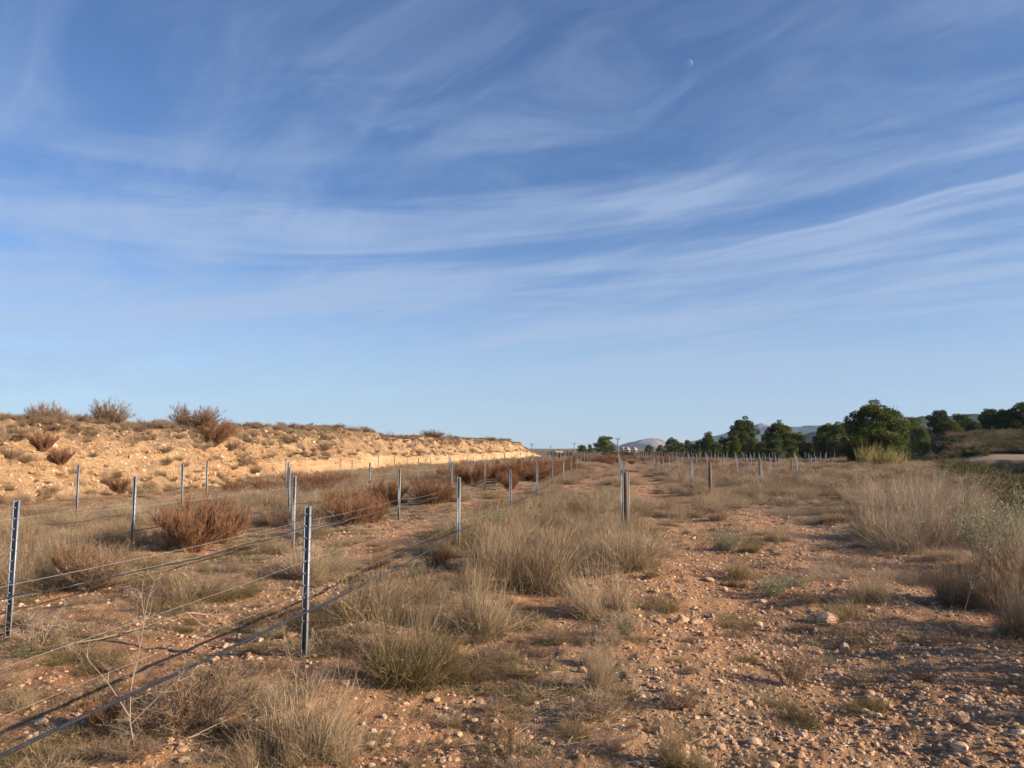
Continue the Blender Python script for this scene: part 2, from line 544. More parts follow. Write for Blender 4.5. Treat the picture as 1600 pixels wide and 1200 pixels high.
def proto_tuft(seed, n=900, rad=0.22, tilt=0.75, wid=0.0055, lean=(0.12, 0.0), minl=0.30, droop=0.18, clumps=6):
    """fan of dry blades, about 1 high and 1.2 wide"""
    rng = np.random.default_rng(seed)
    G = Geo()
    ca = rng.random(clumps) * 2 * PI; cr = rad * 1.4 * np.sqrt(rng.random(clumps))
    ci = rng.integers(0, clumps, n)
    rr = rad * 0.6 * np.sqrt(rng.random(n)); ra = rng.random(n) * 2 * PI
    base = np.stack([cr[ci] * np.cos(ca[ci]) + rr * np.cos(ra), cr[ci] * np.sin(ca[ci]) + rr * np.sin(ra), np.full(n, -0.03)], axis=1)
    out = np.arctan2(base[:, 1], base[:, 0]) + rng.normal(0, 0.9, n)
    tl = np.abs(rng.normal(0, 1, n)) * tilt * 0.62 + 0.05
    tl = np.clip(tl, 0, 1.45)
    d = az_dir(out, tl)
    d[:, 0] += lean[0]; d[:, 1] += lean[1]
    L = (minl + (1 - minl) * rng.random(n) ** 0.9) * (1.04 - 0.16 * tl)
    L *= 0.68 + 0.42 * rng.random(clumps)[ci]
    cv = d.copy() * [1, 1, 0] * (0.10 + 0.45 * rng.random(n))[:, None]
    cv[:, 2] = -droop * rng.random(n) * (0.5 + 1.2 * tl)
    cv += rng.normal(0, 0.13, (n, 3)); d += rng.normal(0, 0.09, (n, 3))
    # some stems are snapped over
    br = rng.random(n) < 0.10
    cv[br] += rng.normal(0, 0.35, (br.sum(), 3)) - [0, 0, 0.35]
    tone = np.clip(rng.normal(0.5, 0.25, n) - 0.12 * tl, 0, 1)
    w = wid * (0.5 + 0.9 * rng.random(n) ** 1.5)
    G.add(*ribbons(base, d, L, w, cv, 3, rng, tone))
    # fine side blades that give the clump its tangle
    m = int(n * 1.5)
    i = rng.integers(0, n, m); t = 0.15 + 0.75 * rng.random(m)
    dn = d / np.linalg.norm(d, axis=1, keepdims=True)
    Pb = base[i] + dn[i] * (L[i] * t)[:, None] + cv[i] * (L[i] * t * t)[:, None]
    db = dn[i] + rng.normal(0, 0.55, (m, 3))
    G.add(*ribbons(Pb, db, 0.08 + 0.20 * rng.random(m), np.full(m, wid * 0.7), rng.normal(0, 0.2, (m, 3)), 2, rng, np.clip(tone[i] + rng.normal(0, .15, m), 0, 1), (0.5, 1.0)))
    # short chaff at the foot
    m = n // 3
    a = rng.random(m) * 2 * PI; r2 = rad * 2.0 * np.sqrt(rng.random(m))
    b2 = np.stack([r2 * np.cos(a), r2 * np.sin(a), np.full(m, -0.01)], axis=1)
    d2 = az_dir(rng.random(m) * 2 * PI, 0.4 + rng.random(m) * 1.0)
    G.add(*ribbons(b2, d2, 0.10 + 0.22 * rng.random(m), np.full(m, wid), rng.normal(0, 0.15, (m, 3)), 2, rng, np.clip(rng.normal(0.4, 0.25, m), 0, 1), (0, 0.4)))
    return G.mesh('grass_tuft')

def proto_shrub(seed, stems=26, sub=16, twig=5, spread=0.95, wid=0.012, tw=0.006, up=0.5, height=1.0, tlen=0.16, flat=1.0):
    """dome of fine dead twigs, about 1 high and 1.3 wide"""
    rng = np.random.default_rng(seed)
    G = Geo()
    a = rng.random(stems) * 2 * PI
    tl = spread * np.sqrt(rng.random(stems))
    base = np.stack([0.08 * np.cos(a), 0.08 * np.sin(a), np.full(stems, -0.03)], axis=1) * (0.4 + rng.random((stems, 1)))
    d = az_dir(a, tl)
    L = height * (0.70 + 0.3 * rng.random(stems)) * (1 - 0.22 * (tl / max(spread, 0.1)) ** 2)
    cv = np.zeros((stems, 3)); cv[:, 2] = 0.05 + 0.12 * rng.random(stems); cv[:, :2] = rng.normal(0, 0.08, (stems, 2))
    G.add(*ribbons(base, d, L, np.full(stems, wid), cv, 4, rng, 0.2 + 0.3 * rng.random(stems)))
    i = np.repeat(np.arange(stems), sub); n = len(i)
    t = 0.18 + 0.80 * rng.random(n)
    P = base[i] + d[i] * (L[i] * t)[:, None] + cv[i] * (L[i] * t * t)[:, None]
    dd = d[i] + rng.normal(0, 0.55, (n, 3)); dd[:, 2] += up * 0.6
    dd /= np.linalg.norm(dd, axis=1, keepdims=True)
    L2 = height * (0.10 + 0.24 * rng.random(n)) * (1.15 - 0.55 * t)
    cv2 = rng.normal(0, 0.1, (n, 3)); cv2[:, 2] += 0.15
    G.add(*ribbons(P, dd, L2, np.full(n, tw * 1.2), cv2, 2, rng, np.clip(rng.normal(0.4, 0.2, n), 0, 1)))
    j = np.repeat(np.arange(n), twig); m = len(j)
    t2 = 0.25 + 0.75 * rng.random(m)
    P2 = P[j] + dd[j] * (L2[j] * t2)[:, None] + cv2[j] * (L2[j] * t2 * t2)[:, None]
    d3 = dd[j] + rng.normal(0, 0.6, (m, 3)); d3[:, 2] += up
    d3 /= np.linalg.norm(d3, axis=1, keepdims=True)
    G.add(*ribbons(P2, d3, height * tlen * (0.35 + 0.65 * rng.random(m)), np.full(m, tw), rng.normal(0, 0.12, (m, 3)), 1, rng, np.clip(rng.normal(0.6, 0.22, m), 0, 1)))
    return G.mesh('dead_shrub')

def proto_leafy(seed, stems=22, leaves=60, spread=0.9, leaf=0.05, lw=0.016, height=1.0, upl=0.5):
    """leafy bush made of stems and small pointed leaves"""
    rng = np.random.default_rng(seed)
    G = Geo()
    a = rng.random(stems) * 2 * PI
    tl = spread * np.sqrt(rng.random(stems))
    base = np.stack([0.12 * np.cos(a), 0.12 * np.sin(a), np.full(stems, -0.03)], axis=1)
    d = az_dir(a, tl)
    L = height * (0.6 + 0.4 * rng.random(stems))
    cv = np.zeros((stems, 3)); cv[:, 2] = 0.1; cv[:, :2] = rng.normal(0, 0.12, (stems, 2))
    G.add(*ribbons(base, d, L, np.full(stems, 0.014), cv, 3, rng, np.full(stems, 0.1)))
    i = np.repeat(np.arange(stems), leaves); n = len(i)
    t = 0.10 + 0.92 * rng.random(n)
    P = base[i] + d[i] * (L[i] * t)[:, None] + cv[i] * (L[i] * t * t)[:, None] + rng.normal(0, 0.055, (n, 3)) * height
    P[:, 2] = np.maximum(P[:, 2], 0.01)
    dd = d[i] + rng.normal(0, 0.8, (n, 3)); dd[:, 2] += upl
    G.add(*ribbons(P, dd, leaf * (0.6 + 0.8 * rng.random(n)), np.full(n, lw), rng.normal(0, 0.15, (n, 3)), 2, rng, np.clip(rng.normal(0.5, 0.25, n), 0, 1)))
    return G.mesh('leafy_shrub')

def proto_stone(seed, sub=2, flat=0.62):
    import bmesh
    rng = np.random.default_rng(seed)
    bm = bmesh.new()
    bmesh.ops.create_icosphere(bm, subdivisions=sub, radius=0.5)
    pl = rng.normal(size=(7, 3)); pl /= np.linalg.norm(pl, axis=1, keepdims=True)
    off = 0.30 + 0.14 * rng.random(7)
    sx, sy = 0.85 + 0.45 * rng.random(), 0.75 + 0.3 * rng.random()
    for v in bm.verts:
        c = np.array(v.co)
        for k in range(7):
            e = float(c @ pl[k]) - off[k]
            if e > 0: c = c - pl[k] * e * 0.9
        c = c * (1 + 0.05 * rng.normal())
        v.co = (c[0] * sx, c[1] * sy, c[2] * flat)
    me = bpy.data.meshes.new('stone')
    bm.to_mesh(me); bm.free()
    return me

def set_mat(me, m):
    me.materials.clear(); me.materials.append(m)
    return me

P = {}
P['straw'] = [set_mat(proto_tuft(s, tilt=t, lean=(l, 0.03), rad=r), M['straw']) for s, t, l, r in
              ((1, .75, .14, .22), (2, .95, .05, .26), (3, .6, .20, .18), (4, .85, -.05, .30), (5, 1.1, .12, .24), (6, .7, .02, .2))]
P['greystraw'] = [set_mat(proto_tuft(s, n=1500, tilt=t, lean=(l, 0.03), rad=r, wid=0.0036, clumps=16), M['greystraw']) for s, t, l, r in
              ((11, .95, .30, .36), (12, 1.1, .22, .40), (13, .9, .38, .32))]
P['olive'] = [set_mat(proto_tuft(s, n=760, tilt=t, rad=r, lean=(l, 0), wid=0.007, droop=.25), M['olive']) for s, t, l, r in
              ((21, 1.1, .1, .34), (22, 1.25, .0, .38), (23, .95, .12, .3))]
P['low'] = [set_mat(proto_tuft(s, n=260, tilt=1.5, rad=.5, lean=(0, 0), wid=0.02, droop=.3, minl=.3, clumps=12), mm) for s, mm in
            ((31, M['straw']), (32, M['olive']), (33, M['greystraw']), (34, M['straw']))]
P['rust'] = [set_mat(proto_shrub(s, stems=70, sub=18, twig=6, up=1.5, spread=sp, tw=.0062, tlen=.13, wid=.009), M['rust']) for s, sp in ((41, .95), (42, 1.15), (43, .85))]
P['brown'] = [set_mat(proto_shrub(s, stems=34, sub=17, twig=6, up=.4, spread=sp, tw=.0075), M['brown']) for s, sp in ((51, 1.05), (52, 1.2), (53, .9))]
P['twiggy'] = [set_mat(proto_shrub(s, stems=16, sub=11, twig=3, up=.2, spread=sp, tw=.007, tlen=.2), M['twig']) for s, sp in ((61, 1.0), (62, 1.25), (63, .9))]
P['ballbush'] = [set_mat(proto_shrub(s, stems=90, sub=16, twig=5, up=1.6, spread=1.15, tw=.0095, tlen=.13), M['brown']) for s in (65, 66)]
P['green'] = [set_mat(proto_leafy(s), M['green']) for s in (71, 72)]
P['scrub'] = [set_mat(proto_leafy(s, stems=26, leaves=110, leaf=.06, lw=.026, spread=1.1), M['scrub']) for s in (75, 76, 77)]
P['sage'] = [set_mat(proto_leafy(s, stems=30, leaves=110, leaf=.045, lw=.016, spread=.85), M['sage']) for s in (81, 82)]
P['reed'] = [set_mat(proto_tuft(s, n=260, rad=.4, tilt=.4, wid=.022, droop=.3), M['reed']) for s in (85, 86)]
P['spiky'] = [set_mat(proto_tuft(91, n=60, rad=.08, tilt=1.3, wid=.05, droop=.05, minl=.7, clumps=1), M['green'])]
P['stone'] = [set_mat(proto_stone(s, 2, f), M['stone']) for s, f in ((101, .62), (102, .5), (103, .7), (104, .55), (105, .65), (106, .45))]
P['grit'] = [set_mat(proto_stone(s, 1, .6), M['stone']) for s in range(111, 119)]
P['bankstone'] = [set_mat(proto_stone(s, 1, .75), M['bankstone']) for s in range(121, 127)]

# ------------------------------------------------------------------ instancing of uncountable stuff
def scatter(name, meshes, pts, rot, scl, idx, label, cat):
    col = bpy.data.collections.new(name + '_kinds')
    for k, me in enumerate(meshes):
        o = bpy.data.objects.new('%s_kind_%02d' % (name, k), me)
        col.objects.link(o)
    me = bpy.data.meshes.new(name)
    pts = np.asarray(pts, dtype=np.float32)
    me.vertices.add(len(pts))
    me.vertices.foreach_set('co', pts.ravel())
    for nm, dat, typ, key in (('rot', rot, 'FLOAT_VECTOR', 'vector'), ('scl', scl, 'FLOAT_VECTOR', 'vector'), ('idx', idx, 'INT', 'value')):
        at = me.attributes.new(nm, typ, 'POINT')
        at.data.foreach_set(key, np.ascontiguousarray(np.asarray(dat)).ravel())
    o = link(name, me)
    tag(o, label, cat, kind='stuff')
    ng = bpy.data.node_groups.new(name + '_nodes', 'GeometryNodeTree')
    ng.interface.new_socket('Geometry', in_out='INPUT', socket_type='NodeSocketGeometry')
    ng.interface.new_socket('Geometry', in_out='OUTPUT', socket_type='NodeSocketGeometry')
    N = ng.nodes
    gi = N.new('NodeGroupInput'); go = N.new('NodeGroupOutput')
    ci = N.new('GeometryNodeCollectionInfo')
    ci.inputs['Collection'].default_value = col
    ci.inputs['Separate Children'].default_value = True
    ci.inputs['Reset Children'].default_value = True
    iop = N.new('GeometryNodeInstanceOnPoints')
    iop.inputs['Pick Instance'].default_value = True
    def na(nm, dt):
        a = N.new('GeometryNodeInputNamedAttribute'); a.data_type = dt
        a.inputs['Name'].default_value = nm
        return [s for s in a.outputs if s.enabled and s.name == 'Attribute'][0]
    L = ng.links
    L.new(gi.outputs[0], iop.inputs['Points'])
    L.new(ci.outputs[0], iop.inputs['Instance'])
    L.new(na('idx', 'INT'), iop.inputs['Instance Index'])
    L.new(na('rot', 'FLOAT_VECTOR'), iop.inputs['Rotation'])
    L.new(na('scl', 'FLOAT_VECTOR'), iop.inputs['Scale'])
    L.new(iop.outputs[0], go.inputs[0])
    md = o.modifiers.new('scatter', 'NODES')
    md.node_group = ng
    return o

RNG = np.random.default_rng(7)
random.seed(3)

# ------------------------------------------------------------------ vegetation density (ground coordinates)
ROW = 2.7; R0 = 0.18; SL = 0.136
def row_off(X, Y): return X - SL * Y
def bank_dist(X, Y): return (X - (-18.7 + 0.158 * Y))
def dens_tall(X, Y):
    o = row_off(X, Y)
    k = (o - R0) / ROW
    rd = np.abs(k - np.round(k)) * ROW
    b = bank_dist(X, Y)
    ed = edge_x(Y) - X
    D = np.zeros_like(X)
    D = np.where((o < -5.0), np.where(Y < 19, 0.30, 0.55), D)
    D = np.where((b < 7) & (b > -0.5), 1.0, D)
    D = np.where((o < -2.8) & (o > -5.0), 0.05 + 0.4 * (rd < 0.8) * (Y > 13), D)
    D = np.where((o >= -2.8) & (o < 0.3) & (Y > 10.5) & (Y < 24), 0.52, D)
    D = np.where((o >= -2.8) & (o < 0.3) & (Y >= 24), 0.03 + 0.55 * (rd < 0.55), D)
    D = np.where((o >= 0.3) & (o < 3.2), 0.03 + 0.45 * (rd < 0.5) * (Y > 12), D)
    D = np.where((o >= 3.2), 0.12 + 0.6 * sstep(20, 30, Y), D)
    D = np.where((o >= 1.0) & (Y < 20), 0.05, D)
    D = np.where((ed < 5.0) & (Y > 16), 0.95, D)
    D = np.where(Y > 95, 0.9, D)
    n = fbm(X * 0.35, Y * 0.35, 3, 50)
    D = D * np.clip(0.75 + 1.6 * n, 0.0, 1.6)
    D = np.where((Y < 9), 0, D)
    D = np.where((b < 5.5) & (Y < 36), D * 0.06, D)
    D = np.where((b < -0.8) | (ed < -0.5), 0, D)
    return D

def litter(X, Y):
    o = row_off(X, Y)
    k = (o - R0) / ROW
    rd = np.abs(k - np.round(k)) * ROW
    n = fbm(X * 0.6, Y * 0.6, 4, 60)
    base = np.where(o < -0.3, 0.40 - 0.25 * (rd > .8), 0.20)
    base = np.where((o > 3) & (Y > 14), 0.45, base)
    base = base + 0.5 * np.clip(dens_tall(X, Y), 0, 1) * (Y > 9)
    return np.clip(base + 0.9 * n, 0, 1) * sstep(0.0, 1.0, bank_dist(X, Y) + 1)

# ------------------------------------------------------------------ ground sheet
def build_ground():
    r = np.concatenate([[0.4], np.geomspace(0.8, 3, 22), np.geomspace(3, 160, 640)[1:], np.geomspace(160, 6000, 70)[1:]])
    a = np.concatenate([np.linspace(-PI, -0.80, 40)[:-1], np.linspace(-0.80, 0.80, 800), np.linspace(0.80, PI, 40)[1:-1]])
    nr, na = len(r), len(a)
    A, Rr = np.meshgrid(a, r)
    X = Rr * np.sin(A); Y = Rr * np.cos(A)
    Z = height(X, Y) + fine(X, Y)
    V = np.stack([X, Y, Z], axis=2).reshape(-1, 3)
    V = np.concatenate([V, [[0, 0, Z[0].mean()]]])
    i, j = np.meshgrid(np.arange(nr - 1), np.arange(na), indexing='ij')
    j2 = (j + 1) % na
    Q = np.stack([i * na + j, i * na + j2, (i + 1) * na + j2, (i + 1) * na + j], axis=2).reshape(-1, 4)[:, ::-1]
    c = len(V) - 1
    jj = np.arange(na)
    T = np.stack([np.full(na, c), (jj + 1) % na, jj], axis=1)[:, ::-1]
    T = T[:, ::-1] if False else T
    x, y = V[:, 0], V[:, 1]
    R_ = np.hypot(x, y)
    e = x - edge_x(y)
    g = sstep(0.5, 4, e)
    q = (y + x - 120) / 1.414
    pale = g * sstep(-0.4, 0.5, q) * sstep(7, 5, q + 1.5 * fbm(x * .2, y * .2, 3, 71)) * np.clip(0.8 + 0.6 * fbm(x * .5, y * .5, 4, 72), 0, 0.95)
    wall = g * sstep(-4, -2, q) * sstep(0.3, -0.3, q)
    green = np.clip(g * (1 - pale) * (1 - 0.85 * wall), 0, 1) * (0.75 + 0.25 * fbm(x * .2, y * .2, 3, 70))
    far = sstep(150, 400, R_) * (1 - g)
    green = np.maximum(green, far * 0.7)
    me = mesh_np('ground', V, [Q, T], True, {'litter': litter(x, y), 'green': np.clip(green, 0, 1), 'pale': np.clip(pale, 0, 1)})
    set_mat(me, M['soil'])
    o = link('ground', me)
    tag(o, 'reddish stony soil of the field running out to the horizon', kind='structure')
    return o
build_ground()

# ------------------------------------------------------------------ earth bank on the left
UB = np.array([0.156, 0.988]); NB = np.array([0.988, -0.156])
def bank_top(Y):
    return np.interp(Y, [-20, 10, 25, 31, 42, 58, 63, 73, 86, 104, 124, 138, 146, 157, 165],
                     [2.5, 2.5, 2.55, 2.62, 2.72, 2.95, 2.6, 2.6, 2.62, 2.65, 2.9, 2.5, 1.8, 0.6, -0.2])
def build_bank():
    S = np.concatenate([np.arange(-14, 12, 0.25), np.arange(12, 22, 0.05)])
    s = [22.0]
    while s[-1] < 160: s.append(s[-1] + 0.0011 * s[-1] + 0.004)
    S = np.concatenate([S, s])
    nt = 130
    T = np.linspace(0, 1, nt)
    SS, TT = np.meshgrid(S, T, indexing='ij')
    Yc = SS * UB[1]
    hb = bank_top(Yc) + 0.22 * fbm(SS * 0.22, SS * 0, 4, 81) * sstep(160, 140, SS)
    hb = hb + 0.30 * fbm(SS * 0.8, SS * 0 + 5, 5, 82)
    # profile: rubble slope close by, a cut lower face with a ledge farther on
    fz = TT
    kf = sstep(34, 50, SS)
    slope_off = 2.3 * TT ** 1.15
    cut = 0.20 * sstep(0, 0.42, TT) + 0.45 * sstep(0.40, 0.48, TT) + 1.5 * np.clip((TT - 0.46) / 0.54, 0, 1)
    off = slope_off * (1 - kf) + cut * kf
    zz = -0.25 + (hb + 0.25) * fz
    # buttresses, gullies, clods
    smooth_low = (1 - 0.75 * kf * sstep(0.46, 0.38, TT))
    disp = 0.50 * fbm(SS * 0.30, TT * 0.9, 3, 83) * (0.4 + 0.6 * smooth_low)
    gul = 1 - np.abs(fbm(SS * 0.8 + 0.8 * fbm(SS * .5, TT * 2, 2, 90), TT * 1.1, 3, 84))
    disp = disp + (gul - 0.8) * 0.85 * smooth_low
    disp = disp + (0.32 * fbm(SS * 2.4, TT * 7.5, 3, 85) + 0.17 * fbm(SS * 6.5, TT * 20, 3, 86) + 0.05 * fbm(SS * 18, TT * 50, 2, 87)) * smooth_low
    fade = sstep(0, 0.1, TT)
    disp = disp * (0.35 + 0.65 * fade)
    off = off - disp
    X = -18.7 + SS * UB[0] - NB[0] * off
    Y = SS * UB[1] - NB[1] * off
    Z = zz + 0.10 * fbm(SS * 3, TT * 9, 3, 88) * fade
    # plateau behind
    rows = [np.stack([X, Y, Z], axis=2)]
    for k, dd in enumerate((0.35, 0.8, 1.5, 2.6, 4.5, 8, 16, 40)):
        xb = X[:, -1] - NB[0] * dd; yb = Y[:, -1] - NB[1] * dd
        zb = Z[:, -1] + 0.12 * (1 - math.exp(-dd)) + 0.14 * fbm(xb * 0.6, yb * 0.6, 3, 89) * (dd > .5) - 0.05 * max(0, dd - 3) * (dd > 8)
        rows.append(np.stack([xb, yb, zb], axis=1)[:, None, :])
    G = np.concatenate(rows, axis=1)
    ns, n2 = G.shape[:2]
    i, j = np.meshgrid(np.arange(ns - 1), np.arange(n2 - 1), indexing='ij')
    Q = np.stack([i * n2 + j, (i + 1) * n2 + j, (i + 1) * n2 + j + 1, i * n2 + j + 1], axis=2).reshape(-1, 4)
    crust = np.zeros((ns, n2)); crust[:, nt:] = 1.0
    crust[:, :nt] = np.clip(0.10 + 1.0 * sstep(0.66, 0.98, TT + 0.25 * fbm(SS * 0.5, TT * 2, 3, 92)) + 0.35 * sstep(0.42, 0.5, TT) * kf * 1.0, 0, 1)
    crust[:, :nt] *= 1 - 0.9 * kf * sstep(0.45, 0.38, TT)
    me = mesh_np('earth_bank', G.reshape(-1, 3), [Q], True, {'crust': crust.ravel()})
    set_mat(me, M['bank'])
    o = link('earth_bank', me)
    tag(o, 'pale crumbling earth bank cut along the left side of the field', kind='structure')
    return o, G, nt, S
bank_obj, BG, BNT, BS = build_bank()
BF = BG[:, :BNT].reshape(-1, 3)
bpx, bpy_, bdep = to_pix(BF)
bpy_ = np.asarray(bpy_)
def bank_at(px, py):
    d2 = (bpx - px) ** 2 + (bpy_ - py) ** 2
    near = np.where((d2 < 16) & (BF[:, 1] > 3))[0]
    if len(near) == 0:
        near = np.array([np.argmin(np.where(BF[:, 1] > 3, d2, 1e12))])
    i = near[np.argmin(bdep[near])]
    return BF[i]

# stones lying in the bank face: the larger ones are pieces of the bank
def orient(rng):
    return (rng.random() * 0.8 - 0.4, rng.random() * 0.8 - 0.4, rng.random() * 6.28)
rb = np.random.default_rng(17)
def bank_pts(n, tmin, tmax, smin, smax, pw=1.0):
    si = np.searchsorted(BS, smin + (smax - smin) * rb.random(n) ** pw)
    si = np.clip(si, 0, len(BS) - 1)
    ti = ((tmin + (tmax - tmin) * rb.random(n)) * (BNT - 1)).astype(int)
    return BG[si, ti], si, ti / (BNT - 1)
pp, _, _ = bank_pts(140, 0.05, 0.95, 20, 70, 1.6)
for k in range(len(pp)):
    o = link('stone', P['bankstone'][k % 6], parent=bank_obj, loc=tuple(pp[k]))
    o.rotation_euler = orient(rb)
    s = 0.12 + 0.20 * rb.random() ** 2
    o.scale = (s, s * (0.8 + .4 * rb.random()), s)
pp, si, tt = bank_pts(9000, 0.0, 1.0, 18, 150, 1.3)
keep = (vnoise(BS[si] * 0.5, tt * 3, 93) > 0.42) & ~((tt < .42) & (BS[si] > 42) & (rb.random(len(tt)) > .1))
pp = pp[keep]
n = len(pp)
sc_ = (0.035 + 0.10 * rb.random(n) ** 3)[:, None] * (0.7 + 0.6 * rb.random((n, 3)))
sc = scatter('bank_rubble', P['bankstone'], pp, rb.random((n, 3)) * 6.28, sc_, rb.integers(0, 6, n),
        'pale limestone rubble strewn over the face of the earth bank', 'rubble')
# small dead herbs all over the bank
pp, si, tt = bank_pts(6500, 0.03, 1.0, 16, 152, 1.15)
prob = 0.06 + 0.8 * sstep(0.70, 0.98, tt) + 0.4 * sstep(0.55, 0.75, vnoise(BS[si] * 0.6, tt * 4, 94)) + 0.5 * (np.abs(tt - .47) < .04) * (BS[si] > 42)
prob = np.where((tt < .43) & (BS[si] > 40), 0.02, prob)
prob = np.where((tt < .22) & (BS[si] <= 40), 0.25, prob)
keep = rb.random(len(tt)) < prob
pp = pp[keep]; tt = tt[keep]
ext = []
for k in range(2600):                      # on the rim and plateau
    i = rb.integers(60, BG.shape[0] - 2); j = BNT + rb.integers(0, 5)
    f = rb.random()
    ext.append(BG[i, j] * f + BG[i, j - 1] * (1 - f))
pp = np.concatenate([pp, np.array(ext)])
n = len(pp)
sz = np.where(np.arange(n) < n - 2600, 0.13 + 0.36 * rb.random(n) ** 2, 0.14 + 0.30 * rb.random(n) ** 1.5)
scatter('bank_herbs', P['brown'] + P['low'][:1] + P['twiggy'][:1] + P['straw'][:2], pp,
        np.stack([rb.normal(0, .15, n), 0.25 + rb.normal(0, .15, n), rb.random(n) * 6.28], axis=1) * (1, 0.4, 1),
        sz[:, None] * np.array([1.0, 1.0, 0.85]) * (0.8 + .4 * rb.random((n, 3))), rb.integers(0, 8, n),
        'small dead brown herbs dotted over the earth bank and its rim', 'dead herbs')
# orange-tan grass hanging along the foot of the bank
pp, si, tt = bank_pts(330, 0.0, 0.16, 18, 60, 1.2)
n = len(pp)
scatter('bank_foot_grass', P['straw'], pp + [0.1, 0, 0], np.stack([rb.normal(0, .1, n), rb.normal(0, .1, n), rb.random(n) * 6.28], axis=1),
        (0.12 + 0.20 * rb.random(n))[:, None] * np.array([1.2, 1.2, 1.0]), rb.integers(0, 6, n),
        'thin tan grass standing against the foot of the earth bank', 'dry grass')

def put(kind, name, x, y, z, sx, sz, label, cat, group=None, rz=None, k=None, tilt=None):
    ms = P[kind]
    o = link(name, ms[(k if k is not None else random.randrange(len(ms))) % len(ms)], loc=(x, y, z))
    o.rotation_euler = (tilt[0] if tilt else random.uniform(-.05, .05), tilt[1] if tilt else random.uniform(-.05, .05),
                        rz if rz is not None else random.uniform(0, 6.28))
    o.scale = (sx, sx, sz)
    tag(o, label, cat, group)
    return o

# shrubs rooted on the bank: (px, py of the foot, width px, height px, kind, label)
for (px, py, w, h, kind, lab) in (
    (85, 653, 52, 32, 'ballbush', 'round grey-brown bush on the bank skyline, leftmost of the skyline bushes'),
    (118, 657, 26, 20, 'brown', 'small brown bush on the bank skyline right beside the leftmost round bush'),
    (183, 660, 60, 40, 'ballbush', 'spiky fan-shaped grey bush alone against the sky on the bank rim'),
    (256, 664, 26, 18, 'brown', 'small thin bush on the bank rim just left of the large brown bush'),
    (313, 668, 78, 36, 'ballbush', 'large dense brown bush on the bank rim against the sky'),
    (334, 692, 66, 46, 'rust', 'reddish brown bush hanging down the slope below the large rim bush'),
    (72, 700, 48, 32, 'rust', 'rusty brown shrub on the upper left of the bank face'),
    (95, 722, 46, 30, 'rust', 'dark rusty shrub halfway down the left of the bank face'),
    (20, 712, 40, 22, 'brown', 'dark shrub at the left picture edge on the bank face'),
    (44, 716, 34, 24, 'straw', 'tan grass tuft on the left bank face between two brown shrubs'),
    (188, 770, 46, 34, 'rust', 'rusty shrub at the foot of the bank left of the third steel post'),
    (236, 768, 40, 24, 'straw', 'orange tan grass tuft at the foot of the bank beside a rusty shrub'),
    (388, 726, 36, 20, 'brown', 'brown shrub midway up the bank, right of its centre'),
    (236, 735, 44, 20, 'twiggy', 'grey twiggy shrub spreading on the middle of the bank'),
    (120, 735, 24, 12, 'brown', 'small low shrub under the dark rusty one on the bank'),
    (28, 688, 26, 14, 'brown', 'little brown shrub high on the bank at the far left'),
    (365, 700, 34, 18, 'brown', 'flat brown shrub on the upper bank right of the hanging bush'),
    (540, 676, 30, 14, 'twiggy', 'grey leafless bush on the bank rim above the middle posts'),
    (570, 677, 34, 14, 'brown', 'brown bush on the far bank rim beside a grey leafless one'),
    (615, 681, 18, 13, 'twiggy', 'small spiky grey bush on the far bank rim'),
    (680, 690, 44, 18, 'rust', 'reddish bush on the far bank rim, largest there'),
    (705, 692, 34, 14, 'brown', 'brown bush on the far bank rim right of the reddish one'),
    (655, 705, 24, 10, 'brown', 'brown shrub high on the far bank face under the rim'),
    (400, 735, 30, 16, 'straw', 'tan tuft low on the bank face above the grass band'),
    (770, 690, 26, 8, 'brown', 'low dark bush near the far end of the bank top'),
    (790, 694, 18, 8, 'brown', 'last small bush on the sloping end of the bank'),
    (160, 700, 26, 14, 'twiggy', 'grey dead shrub on the upper bank under the fan-shaped bush'),
    (210, 690, 40, 16, 'twiggy', 'wide grey dead shrub on the upper bank left of the large rim bush'),
    (262, 705, 30, 13, 'brown', 'low brown shrub on the upper bank below the thin rim bush'),
    (455, 690, 34, 16, 'brown', 'brown shrub on the upper bank about midway along its length'),
    (505, 700, 30, 14, 'brown', 'squat brown shrub on the bank above the pale cut face'),
):
    q = bank_at(px, py)
    dist = float(to_pix(q)[2][0])
    on_rim = py < 672 or (px > 500 and py < 695)
    sx = w * dist / 1200 / 1.35; sz = h * dist / 1200 / 1.0
    nm = {'ballbush': 'dead_bush', 'brown': 'dead_bush', 'rust': 'rusty_bush', 'twiggy': 'dead_bush', 'straw': 'grass_tuft'}[kind]
    if on_rim:
        q = BG[np.argmin(np.abs(bpx.reshape(BG.shape[0], BNT)[:, -1] - px) + 1e6 * (BG[:, BNT - 1, 1] < 3)), BNT]
    put(kind, nm, q[0], q[1], q[2] - 0.04, sx, sz, lab, 'shrub' if kind != 'straw' else 'grass tuft', tilt=(0, 0.1 if not on_rim else 0))

